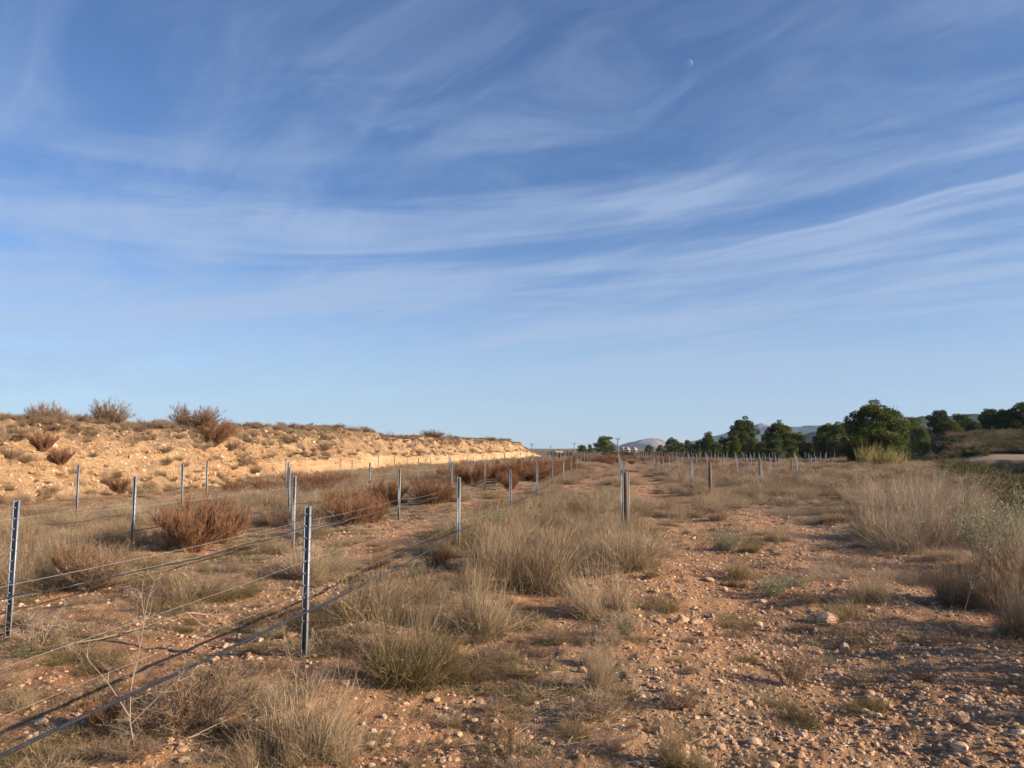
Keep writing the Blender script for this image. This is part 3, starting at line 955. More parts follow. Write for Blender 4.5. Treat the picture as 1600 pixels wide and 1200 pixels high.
# ------------------------------------------------------------------ hills and haze
def mat_hill(name, dark, mid, pale, pale_lo, pale_hi, scale):
    m, N, b, o = new_mat(name)
    g = N.n('ShaderNodeNewGeometry')
    p = g.outputs['Position']
    n1 = N.noise(p, scale, 7, 0.65)
    n2 = N.noise(p, scale * 6, 5, 0.7)
    at = N.n('ShaderNodeAttribute', attribute_name='rock')
    col = N.mix(N.mr(n1, 0.35, 0.65), dark, mid)
    col = N.mix(N.mr(n2, 0.45, 0.65, 0, .5), col, tuple(c * 0.6 for c in dark))
    col = N.mix(N.mr(N.m('ADD', at.outputs['Fac'], N.m('MULTIPLY', N.m('SUBTRACT', n2, .5), 1.0)), pale_lo, pale_hi), col, pale)
    N.l(col, b.inputs['Base Color'])
    return m
M['hill_far'] = mat_hill('far_hill_slope', (0.035, 0.045, 0.03), (0.08, 0.08, 0.055), (0.34, 0.26, 0.21), 0.62, 1.0, 0.004)
M['hill_near'] = mat_hill('wooded_ridge', (0.016, 0.024, 0.012), (0.035, 0.047, 0.022), (0.3, 0.25, 0.18), 0.9, 1.2, 0.015)

def ridge(name, dist, prof, depth, mat, rockfn, seed, label, rough=0.18, nx=360, ny=60):
    pxs = np.linspace(prof[0][0], prof[-1][0], nx)
    el = np.interp(pxs, [p[0] for p in prof], [p[1] for p in prof])
    ang = (pxs - 800) / 1200
    t = np.linspace(-1, 1, ny)
    PX, T = np.meshgrid(ang, t, indexing='ij')
    Yd = dist * (1 + depth * T)
    X = PX * dist * (1 + 0.25 * depth * T); Y = Yd
    top = (700 - el) / 1200 * dist + CAM_H
    shape = np.clip(1 - np.abs(T) ** 1.3, 0, 1)
    ns = fbm(X / dist * 22, Y / dist * 22, 5, seed)
    rd = 1 - np.abs(fbm(X / dist * 30, Y / dist * 12, 4, seed + 5))
    nf = fbm(X / dist * 70, Y / dist * 70, 4, seed + 9)
    Z = top[:, None] * shape * (1 + rough * 0.5 * ns + 0.9 * rough * (rd - .85) + 0.35 * rough * nf) - 12 * (1 - shape)
    G = np.stack([X, Y, Z], axis=2)
    n1, n2 = G.shape[:2]
    i, j = np.meshgrid(np.arange(n1 - 1), np.arange(n2 - 1), indexing='ij')
    Q = np.stack([i * n2 + j, (i + 1) * n2 + j, (i + 1) * n2 + j + 1, i * n2 + j + 1], axis=2).reshape(-1, 4)
    rock = rockfn(pxs[:, None] + 0 * T, shape, T, ns)
    me = mesh_np(name, G.reshape(-1, 3), [Q], True, {'rock': np.clip(rock, 0, 1).ravel()})
    set_mat(me, mat)
    o = link(name, me)
    tag(o, label, kind='structure')
    return o
def rock_peak(px, sh, T, ns):
    a = np.exp(-((px - (1005 + 30 * (1 - sh))) / 26) ** 2) * (px > 1003 - 55 * (1 - sh)) * (T < 0.1)
    return a * 1.2 + 0.1 * (ns > 0.3)
def rock_ridge(px, sh, T, ns):
    return 0.55 * np.exp(-((px - 1195) / 22) ** 2) + 0.35 * (ns > .2) * (sh > .6)
hill = ridge('hill', 4200, [(930, 701), (950, 700), (968, 696), (990, 689), (1008, 685), (1018, 683.5), (1028, 686), (1040, 692), (1062, 696), (1085, 700.5)], 0.10,
      M['hill_far'], rock_peak, 201, 'distant blue-grey hill with a pale limestone face, left of the pines')
ridge('mountain_ridge', 4800, [(1030, 701), (1055, 694), (1090, 687), (1120, 680), (1160, 671), (1190, 664), (1215, 665), (1240, 668), (1270, 665), (1310, 662), (1350, 660), (1400, 664), (1440, 668), (1480, 675), (1560, 690), (1640, 701)], 0.10,
      M['hill_far'], rock_ridge, 211, 'long hazy blue mountain ridge behind the pines with a pinkish bare patch')
ridge('wooded_ridge', 1500, [(1170, 701), (1210, 694), (1240, 684), (1265, 676), (1300, 668), (1340, 656), (1380, 650), (1410, 650), (1450, 652), (1500, 648), (1540, 648), (1600, 652), (1680, 655), (1800, 670), (1950, 700)], 0.12,
      M['hill_near'], lambda px, sh, T, ns: 0.2 * ns, 221, 'dark wooded ridge in the middle distance behind the right-hand pines', 0.10)

# ------------------------------------------------------------------ pines
def tube(G, pts, radii, sides=7, tone=0.5):
    pts = [np.asarray(p, dtype=float) for p in pts]
    V = []
    for k, p in enumerate(pts):
        a = pts[min(k + 1, len(pts) - 1)] - pts[max(k - 1, 0)]
        a = a / (np.linalg.norm(a) + 1e-9)
        r = np.array([0, 0, 1.0]) if abs(a[2]) < 0.9 else np.array([1.0, 0, 0])
        u = np.cross(a, r); u /= np.linalg.norm(u)
        v = np.cross(a, u)
        for s in range(sides):
            th = 2 * PI * s / sides
            V.append(p + (u * math.cos(th) + v * math.sin(th)) * radii[k])
    Q = []
    for k in range(len(pts) - 1):
        for s in range(sides):
            Q.append((k * sides + s, k * sides + (s + 1) % sides, (k + 1) * sides + (s + 1) % sides, (k + 1) * sides + s))
    G.add(np.array(V), np.array(Q), np.zeros((0, 3), int), np.full(len(V), tone))

def proto_pine(seed, style='round', clusters=13000, ls=0.92):
    """1 high, about 1 wide; trunk mesh and crown mesh"""
    rng = np.random.default_rng(seed)
    tr = Geo(); cr = Geo()
    low = {'round': 0.10, 'umbrella': 0.20, 'cone': 0.08}[style]
    path = [np.array([0, 0, -0.05])]
    for k in range(1, 7):
        z = 0.86 * k / 6
        path.append(np.array([0.03 * rng.normal(), 0.03 * rng.normal(), z]))
    tube(tr, path, [0.035, 0.03, 0.026, 0.02, 0.015, 0.01, 0.004], 8)
    lobes = []
    nl = {'round': 64, 'umbrella': 40, 'cone': 50}[style]
    for k in range(nl):
        z = low + (0.93 - low) * (k + 0.5) / nl
        f = (z - low) / (0.93 - low)
        if style == 'round': env = 0.46 * math.sin(PI * min(1, (0.22 + 0.74 * f))) ** 0.6
        elif style == 'umbrella': env = 0.48 * math.sin(PI * min(1, (0.30 + 0.62 * f))) ** 0.7
        else: env = 0.40 * (1 - f) ** 0.7 + 0.05
        a = k * 2.4 + rng.normal(0, 0.5)
        rr = env * (0.25 + 0.75 * rng.random() ** 0.5) * 0.82
        c = np.array([rr * math.cos(a), rr * math.sin(a), z + 0.03 * rng.normal()])
        sz = (0.060 + 0.085 * rng.random()) * (1.15 - 0.35 * f)
        lobes.append((c, sz))
        tb = path[0] * 0 + np.array([0, 0, max(0.05, z - 0.10 - 0.2 * rr)])
        tube(tr, [tb, (tb + c) / 2 + [0, 0, -0.01], c], [0.012, 0.008, 0.003], 5)
    per = clusters // nl
    for c, sz in lobes:
        n = int(per * (sz / 0.12) ** 2)
        d = rng.normal(size=(n, 3)); d /= np.linalg.norm(d, axis=1, keepdims=True)
        rad = sz * (0.45 + 0.6 * rng.random(n) ** 0.6)
        Pp = c + d * rad[:, None] * np.array([1.15, 1.15, 0.72])
        dd = d * 0.8 + rng.normal(0, 0.5, (n, 3)); dd[:, 2] += 0.55
        dd /= np.linalg.norm(dd, axis=1, keepdims=True)
        tn = np.clip(rng.normal(0.5, 0.18, n) + 0.20 * rng.normal(), 0, 1)
        cr.add(*ribbons(Pp, dd, (0.030 + 0.026 * rng.random(n)) * ls, np.full(n, 0.020 * ls), np.zeros((n, 3)), 1, rng, tn))
        d2 = dd + rng.normal(0, 0.6, (n, 3))
        cr.add(*ribbons(Pp, d2, (0.026 + 0.022 * rng.random(n)) * ls, np.full(n, 0.018 * ls), np.zeros((n, 3)), 1, rng, tn))
    return set_mat(tr.mesh('trunk'), M['bark']), set_mat(cr.mesh('crown'), M['pine'])
PINES = {'round': [proto_pine(301), proto_pine(302)], 'umbrella': [proto_pine(303, 'umbrella'), proto_pine(304, 'umbrella')], 'cone': [proto_pine(305, 'cone', 9000)]}
PINES['big'] = [proto_pine(306, 'round', 34000, 0.72)]

def pine(px, py, w, h, dist, style, label, k=0, group=None):
    """foot at pixel column px, standing at a distance; py is the row of its foot on the picture, w/h in photo pixels"""
    x = (px - 800) / 1200 * dist; y = dist
    z = float(height(x, y)) - 0.1
    ztop = CAM_H + (700 - (py - h)) / 1200 * dist
    hh = max(1.0, ztop - z)
    o = bpy.data.objects.new('pine_tree', None)
    C.objects.link(o)
    o.location = (x, y, z)
    o.rotation_euler = (0, 0, random.uniform(0, 6.28))
    s = w * dist / 1200 / 0.86
    o.scale = (s, s, hh)
    o.empty_display_size = 0.5
    tr, cr = PINES[style][k % len(PINES[style])]
    link('trunk', tr, parent=o)
    link('crown', cr, parent=o)
    tag(o, label, 'tree', group)
    return o
G1 = 'pines beyond the far end of the field'
G2 = 'pines on the hillside at the right'
for a in (
    (945, 702, 38, 21, 190, 'round', 'lone round pine on the horizon at the end of the centre row', 0, G1),
    (909, 702, 20, 7, 260, 'round', 'tiny dark tree on the horizon, left of the lone round pine', 1, G1),
    (922, 701, 10, 7, 270, 'round', 'tiny tree touching the left side of the lone round pine', 0, G1),
    (1013, 703, 16, 8, 260, 'round', 'tiny dark tree in front of the pale hill foot', 1, G1),
    (1031, 703, 14, 8, 200, 'round', 'small light green pine left of the dark pine clump', 0, G1),
    (1049, 703, 28, 19, 150, 'round', 'small dark pine at the left end of the pine row', 1, G1),
    (1074, 703, 24, 16, 150, 'cone', 'small dark pine, second in the pine row from the left', 0, G1),
    (1090, 703, 18, 15, 140, 'round', 'small pine with light green top, third in the row from the left', 0, G1),
    (1106, 703, 28, 29, 140, 'cone', 'pointed bright green pine left of the tall dark pine', 0, G1),
    (1128, 703, 24, 20, 135, 'round', 'low green pine at the left foot of the tall dark pine', 1, G1),
    (1161, 704, 56, 51, 130, 'big', 'tall dark pine with broad crown left of the pointed green pines', 0, G1),
    (1148, 704, 24, 23, 112, 'cone', 'young bright green pine in front of the tall dark pine, left one', 0, G1),
    (1177, 704, 26, 19, 112, 'cone', 'young bright green pine in front of the tall dark pine, right one', 0, G1),
    (1215, 704, 44, 46, 120, 'big', 'tall green pine right of the tall dark pine', 0, G1),
    (1196, 704, 26, 26, 125, 'round', 'dark pine squeezed between the two tall pines', 0, G1),
    (1246, 704, 38, 28, 118, 'round', 'low broad green pine right of the second tall pine', 1, G1),
    (1289, 704, 42, 43, 115, 'round', 'medium dark pine left of the largest pine', 0, G1),
    (1308, 704, 44, 44, 112, 'round', 'medium pine touching the left side of the largest pine', 1, G1),
    (1062, 703, 20, 11, 145, 'round', 'low green bush-like pine left of the second small dark pine', 1, G1),
    (1084, 703, 22, 10, 130, 'round', 'low green pine at the foot of the third pine of the row', 0, G1),
    (1118, 704, 24, 14, 120, 'round', 'low dark pine between the pointed pine and the tall dark one', 1, G1),
    (1139, 704, 26, 15, 120, 'round', 'low pine under the left side of the tall dark pine', 0, G1),
    (1190, 704, 26, 15, 108, 'round', 'low bright green pine right of the two young ones', 1, G1),
    (1209, 704, 34, 17, 108, 'round', 'low pine in front of the second tall pine', 0, G1),
    (1232, 704, 30, 20, 110, 'round', 'low light green pine between the second tall pine and the broad low one', 1, G1),
    (1264, 705, 26, 15, 112, 'round', 'low olive green pine at the gap showing the blue hills', 0, G1),
    (1278, 705, 26, 22, 116, 'cone', 'small pine at the left side of the medium dark pine', 0, G1),
    (1364, 713, 94, 85, 88, 'big', 'largest pine of all, with a massive dark rounded crown', 0, G2),
    (1398, 710, 42, 58, 92, 'round', 'pine grown into the right side of the largest pine', 1, G2),
    (1334, 710, 38, 46, 90, 'round', 'lower pine at the left foot of the largest pine', 0, G2),
    (1430, 692, 32, 41, 125, 'round', 'small pine alone to the right of the largest pine', 0, G2),
    (1441, 694, 24, 28, 118, 'round', 'low light green pine below the small lone pine', 1, G2),
    (1467, 678, 36, 39, 140, 'umbrella', 'umbrella-shaped pine standing up from the hillside', 0, G2),
    (1485, 682, 34, 24, 130, 'round', 'low pine at the foot of the umbrella-shaped pine', 1, G2),
    (1504, 676, 42, 30, 135, 'round', 'broad light green pine right of the umbrella-shaped pine', 0, G2),
    (1522, 678, 26, 20, 132, 'cone', 'small green pine on the hillside between the broad pine and the hilltop grove', 0, G2),
    (1545, 672, 40, 34, 140, 'umbrella', 'dark round pine at the left end of the hilltop grove', 1, G2),
    (1572, 672, 40, 34, 138, 'umbrella', 'dark pine in the middle of the hilltop grove', 0, G2),
    (1596, 672, 44, 44, 135, 'umbrella', 'tallest dark pine of the hilltop grove at the right picture edge', 1, G2),
    (1625, 672, 50, 46, 135, 'umbrella', 'dark pine of the hilltop grove just past the right picture edge', 0, G2),
):
    pine(*a)

# ------------------------------------------------------------------ vine posts
def post_mesh(h, detail=True):
    """open channel of bent steel sheet, opening toward -Y"""
    w, dp, t, lip = 0.050, 0.034, 0.0028, 0.010
    prof = [(-w / 2 + lip, 0), (-w / 2, 0), (-w / 2, dp), (w / 2, dp), (w / 2, 0), (w / 2 - lip, 0)]
    inn = [(-w / 2 + lip, t), (-w / 2 + t, t), (-w / 2 + t, dp - t), (w / 2 - t, dp - t), (w / 2 - t, t), (w / 2 - lip, t)]
    ring = prof + inn[::-1]
    n = len(ring)
    V = []
    for z in (-0.3, h):
        V += [(x, y - dp / 2, z) for x, y in ring]
    Q = [(i, (i + 1) % n, n + (i + 1) % n, n + i) for i in range(n)]
    # caps
    for b, top in ((0, False), (n, True)):
        for i in range(5):
            q = (b + i, b + i + 1, b + n - 2 - i, b + n - 1 - i)
            Q.append(q if top else q[::-1])
    return mesh_np('channel', np.array(V), [np.array(Q)])
def box_mesh(name, x0, x1, y0, y1, z0, z1):
    V = [(x, y, z) for z in (z0, z1) for y in (y0, y1) for x in (x0, x1)]
    Q = [(0, 2, 3, 1), (4, 5, 7, 6), (0, 1, 5, 4), (2, 6, 7, 3), (0, 4, 6, 2), (1, 3, 7, 5)]
    return mesh_np(name, np.array(V), [np.array(Q)])
PH = 1.19
M_ch = set_mat(post_mesh(PH), M['steel'])
M_hook = set_mat(box_mesh('hook', -0.017, -0.001, -0.0205, -0.0170, -0.004, 0.004), M['steel'])
M_slot = set_mat(box_mesh('slot', 0.0255, 0.0270, -0.012, 0.002, -0.006, 0.006), M['slot'])
def steel_post(x, y, label, group, detail, rz, tx, ty, h=1.0):
    z = float(H(x, y))
    if detail:
        o = bpy.data.objects.new('vine_post', None)
        C.objects.link(o)
        o.empty_display_size = 0.2
        link('channel', M_ch, parent=o)
        for k in range(10):
            zz = PH - 0.065 - 0.094 * k
            link('hook', M_hook, parent=o, loc=(0, 0, zz))
            link('slot', M_slot, parent=o, loc=(0, 0, zz - 0.01))
    else:
        o = link('vine_post', M_ch)
    o.location = (x, y, z)
    o.rotation_euler = (tx, ty, rz)
    o.scale = (1, 1, h) if detail or y < 30 else (0.75, 0.75, h)
    tag(o, label, 'post', group)
    return o
def row_x(k, y):
    x = R0 + ROW * k + SL * y
    if k == -1 and y < 6.3: x -= 0.40 * (6.3 - y) / 6
    if k == -2 and y < 12.5: x -= 0.22 * (12.5 - y) / 5.5
    return x
def row_start(k):
    return {-1: 0.3, -2: 0.6, -3: 6.9, -4: 6.9, 0: 17.9, 1: 29.7, 2: 29.6, 3: 35.4}.get(k, 6.9 if k < -4 else 36 + 8.5 * (k - 3))
GP = 'galvanised vine posts standing in rows'
plist = []
for k in range(-7, 13):
    o = R0 + ROW * k
    ph = 6.3 + 0.2 * (-1 - k)
    n0 = math.ceil((row_start(k) - ph) / 6.0 - 0.2)
    for n in range(n0, 22):
        y = ph + 6.0 * n
        if k == -2 and n == -1: y = 0.7
        if k == -2 and n == 0: y = 7.0
        if y > 128 or y < 0.2: continue
        x = row_x(k, y)
        if bank_dist(x, y) < 2.2: continue
        plist.append((y, x, k, n))
plist.sort()
named = {(-1, 0): 'nearest steel post left of centre, carrying the thick black pipe',
         (-2, 0): 'leftmost near steel post, leaning right, at the left picture edge',
         (-2, 1): 'steel post just behind and left of the nearest post',
         (-1, 1): 'steel post rising from the dry grass where the black pipe sags into it',
         (-3, 1): 'steel post left of the large rusty bush, in front of the bank foot',
         (-4, 2): 'small steel post before the orange foot of the bank, above the rusty bush',
         (-3, 2): 'slim steel post seen just behind and above the nearest two posts',
         (-4, 3): 'small steel post behind the slim one above the nearest posts',
         (-2, 2): 'steel post just right of the large dark red bush',
         (-3, 3): 'steel post behind the dark red bush, left of the post beside it',
         (-2, 3): 'steel post left of and behind the one standing in the dry grass',
         (-1, 2): 'steel post at the far edge of the dense dry grass stand',
         (-1, 3): 'steel post next beyond the far edge of the dense dry grass stand',
         (-1, -1): 'steel post at the near end of the pipe row, below the picture',
         (-2, -1): 'steel post at the near end of the second row, left of the picture',
         (0, 2): 'first steel post right behind the wooden end post of the centre row'}
cnt = 0
posts = []
for (y, x, k, n) in plist:
    if cnt >= 285: break
    cnt += 1
    lab = named.get((k, n))
    if lab is None:
        if y < 45:
            side = ('%s row left of the centre row' % {1: 'first', 2: 'second', 3: 'third', 4: 'fourth', 5: 'fifth', 6: 'sixth', 7: 'seventh'}[-k]) if k < 0 else \
                   ('centre row' if k == 0 else '%s row right of the centre row' % {1: 'first', 2: 'second', 3: 'third', 4: 'fourth', 5: 'fifth'}[k])
            place = {0: 'front', 1: 'front', 2: 'front', 3: 'fairly near', 4: 'middle', 5: 'middle', 6: 'farther'}.get(n, 'farther')
            lab = '%s steel post, number %d deep, %s' % (place, n + 1, side)
        else:
            nw = ['', 'first', 'second', 'third', 'fourth', 'fifth', 'sixth', 'seventh', 'eighth', 'ninth', 'tenth', 'eleventh', 'twelfth']
            rw = 'centre row' if k == 0 else '%s row to the %s of the centre row' % (nw[abs(k)], 'left' if k < 0 else 'right')
            lab = 'thin distant steel post, %s' % rw
    if (k, n) == (-2, 0): tx, ty, rz = 0.0, 0.012, 0.30
    elif (k, n) == (-1, 0): tx, ty, rz = 0.0, 0.005, -0.08
    else: tx, ty, rz = random.uniform(-.02, .02), random.uniform(-.025, .025), 0.05 + random.uniform(-.3, .3)
    posts.append((steel_post(x, y, lab, GP, y < 20, rz, tx, ty, 1.0 + (random.uniform(-.03, .05) if y > 13 else 0)), k, n, x, y))
print('posts', cnt, 'of', len(plist))

def wood_post(px, py, h, label, r=0.045, lean=(0, 0)):
    x, y, z = ground_at(px, py)
    G = Geo()
    rng = np.random.default_rng(int(px))
    pts = [(rng.normal(0, .004), rng.normal(0, .004), -0.3 + (h + 0.3) * k / 6) for k in range(7)]
    tube(G, pts, [r * (1 + rng.normal(0, .05)) for _ in range(6)] + [r * 0.9], 9)
    V = G.V[0]; nn = len(V)
    G.add(np.array([[0, 0, h + 0.004]]), np.zeros((0, 4), int), np.array([[6 * 9 + s - nn, 6 * 9 + (s + 1) % 9 - nn, 0] for s in range(9)]))
    o = link('wooden_post', set_mat(G.mesh('wooden_post'), M['wood']), loc=(x, y, z))
    o.rotation_euler = (lean[0], lean[1], rng.random() * 6)
    tag(o, label, 'post')
    return o, x, y, z
wood_post(979, 838, 1.20, 'weathered dark wooden end post of the centre row', 0.05)
wood_post(1110, 776, 1.20, 'dark wooden end post standing alone right of the centre', 0.06, (0, -.03))
wood_post(1187, 757, 1.15, 'thin dark wooden end post among the right-hand rows', 0.045, (0, .02))
wood_post(1237, 742, 1.15, 'farthest right dark wooden post at the edge of the rows', 0.05)
x, y, z = ground_at(982.5, 832)
steel_post(x + 0.02, y + 0.18, 'steel post strapped behind the wooden end post of the centre row', GP, True, 0.6, 0, 0.01)
x, y, z = ground_at(972, 822)
steel_post(x, y, 'steel post just left of the wooden end post of the centre row', GP, True, -0.3, 0, 0.015, 1.05)

# ------------------------------------------------------------------ wires and drip pipes
def line_mesh(name, pts, r, sides, mat):
    G = Geo()
    tube(G, pts, [r] * len(pts), sides)
    return set_mat(G.mesh(name, True), mat)
def strung(k, z0, y0, y1, sag, r, mat, name, label, cat, group, side=0.035, seed=0, wob=0.0, sags=None, sides=6, zf=None):
    rng = np.random.default_rng(seed)
    o = R0 + ROW * k
    ph = 6.3 + 0.2 * (-1 - k)
    pts = []
    yy = [ph + 6 * n for n in range(-2, 12)]
    if k in (-1, -2): yy[1] = 0.3 if k == -1 else 0.7
    if k == -2: yy[2] = 7.0
    span = 0
    w1, w2 = rng.random(2) * 6
    for a, b in zip(yy[:-1], yy[1:]):
        if b < y0 or a > y1: continue
        za = z0 + (zf(a) if zf else 0); zb = z0 + (zf(b) if zf else 0)
        s = (sags[span] if sags and span < len(sags) else sag * (0.6 + 0.8 * rng.random()))
        for j in range(14):
            t = j / 14
            y = a + (b - a) * t
            x = row_x(k, y) + side
            z = float(H(x, y)) * 0.3 + za + (zb - za) * t - s * 4 * t * (1 - t) + wob * math.sin(y * 3.1 + w1) * 0.5 + wob * math.sin(y * 7.7 + w2) * 0.4
            z = max(z, float(H(x, y)) + r + 0.01)
            pts.append((x + wob * 0.7 * math.sin(y * 2.3 + w2), y, z))
        span += 1
    o_ = link(name, line_mesh(name, pts, r, sides, mat))
    tag(o_, label, cat, group)
    return o_
GW = 'trellis wires strung along the vine rows'
GD = 'black drip pipes strung along the vine rows'
strung(-1, 0.385, 0, 40, 0.10, 0.0095, M['pipe'], 'drip_pipe', 'thick black irrigation pipe in front, running from the lower left past the nearest post', 'pipe', GD, sags=[0.02, 0.02, 0.05, .06, .06], seed=1, wob=0.006, sides=10)
strung(-1, 0.53, 0, 40, 0.03, 0.0009, M['wire'], 'trellis_wire', 'thin lower wire just above the thick black front pipe', 'wire', GW, sags=[0.0, .0, .03], seed=2)
strung(-1, 0.79, 0, 40, 0.03, 0.0011, M['wire'], 'trellis_wire', 'thin upper wire of the row with the nearest post', 'wire', GW, sags=[0.05, .05, .05], seed=3)
strung(-2, 0.36, 0, 60, 0.08, 0.008, M['pipe'], 'drip_pipe', 'black drip pipe running from the leftmost near post up to the second post behind', 'pipe', GD, sags=[.05, 0.10, .06, .05, .06], seed=4, wob=0.015, sides=8)
strung(-2, 0.34, 0, 60, 0.08, 0.0018, M['wire'], 'trellis_wire', 'pale slack wire running close along the second drip pipe from the left', 'wire', GW, sags=[.05, 0.16, .02, .05], seed=5, wob=0.02)
strung(-2, 0.47, 0, 60, 0.08, 0.0022, M['wire'], 'trellis_wire', 'fine wire just above the second drip pipe', 'wire', GW, sags=[.05, 0.02, .02, .03], seed=6)
strung(-2, 1.05, 0, 60, 0.08, 0.0010, M['wire'], 'trellis_wire', 'fine top wire of the row with the leftmost near post', 'wire', GW, sags=[.05, 0.02, .02, .03], seed=16)
strung(-3, 0.34, 5, 60, 0.06, 0.008, M['pipe'], 'drip_pipe', 'black drip pipe past the steel post left of the large rusty bush', 'pipe', GD, seed=7, wob=0.02, sides=7)
strung(-4, 0.36, 5, 60, 0.10, 0.008, M['pipe'], 'drip_pipe', 'wavy black drip pipe nearest to the foot of the bank', 'pipe', GD, seed=8, wob=0.035, sides=7)
strung(-3, 0.80, 5, 60, 0.03, 0.0011, M['wire'], 'trellis_wire', 'fine upper wire of the third row left of centre', 'wire', GW, seed=9)
strung(0, 0.80, 12.5, 60, 0.03, 0.0011, M['wire'], 'trellis_wire', 'fine wire running away along the centre row', 'wire', GW, seed=10)

# ------------------------------------------------------------------ plants placed one by one from the photograph
NAMES = {'straw': ('grass_tuft', 'grass tuft'), 'greystraw': ('grass_tuft', 'grass tuft'), 'olive': ('grass_tuft', 'grass tuft'), 'low': ('grass_tuft', 'grass tuft'),
         'rust': ('rusty_bush', 'shrub'), 'brown': ('dead_bush', 'shrub'), 'twiggy': ('dead_bush', 'shrub'), 'green': ('green_shrub', 'shrub'),
         'sage': ('sage_plant', 'plant'), 'spiky': ('spiky_plant', 'plant'), 'reed': ('reed_clump', 'reeds'), 'scrub': ('green_shrub', 'shrub')}
taken = []
rusty = []
def plant(px, py, w, h, kind, label, group=None, k=None, rz=None):
    g = ground_at(px, py)
    if g is None: return
    x, y, z = g
    dist = y
    sx = w * dist / 1200 / 1.30
    # stand the foot a little beyond the front edge of the clump
    y2 = y + sx * 0.30; x2 = x * y2 / y
    z2 = float(H(x2, y2))
    sz = h * dist / 1200 / 0.98
    if kind in ('straw', 'greystraw') and rz is None: rz = random.uniform(-.7, .7)
    nm, cat = NAMES[kind]
    taken.append((x2, y2, sx))
    if kind == 'rust': rusty.append((x2, y2, sx))
    return put(kind, nm, x2, y2, z2, sx, sz, label, cat, group, rz=rz, k=k)
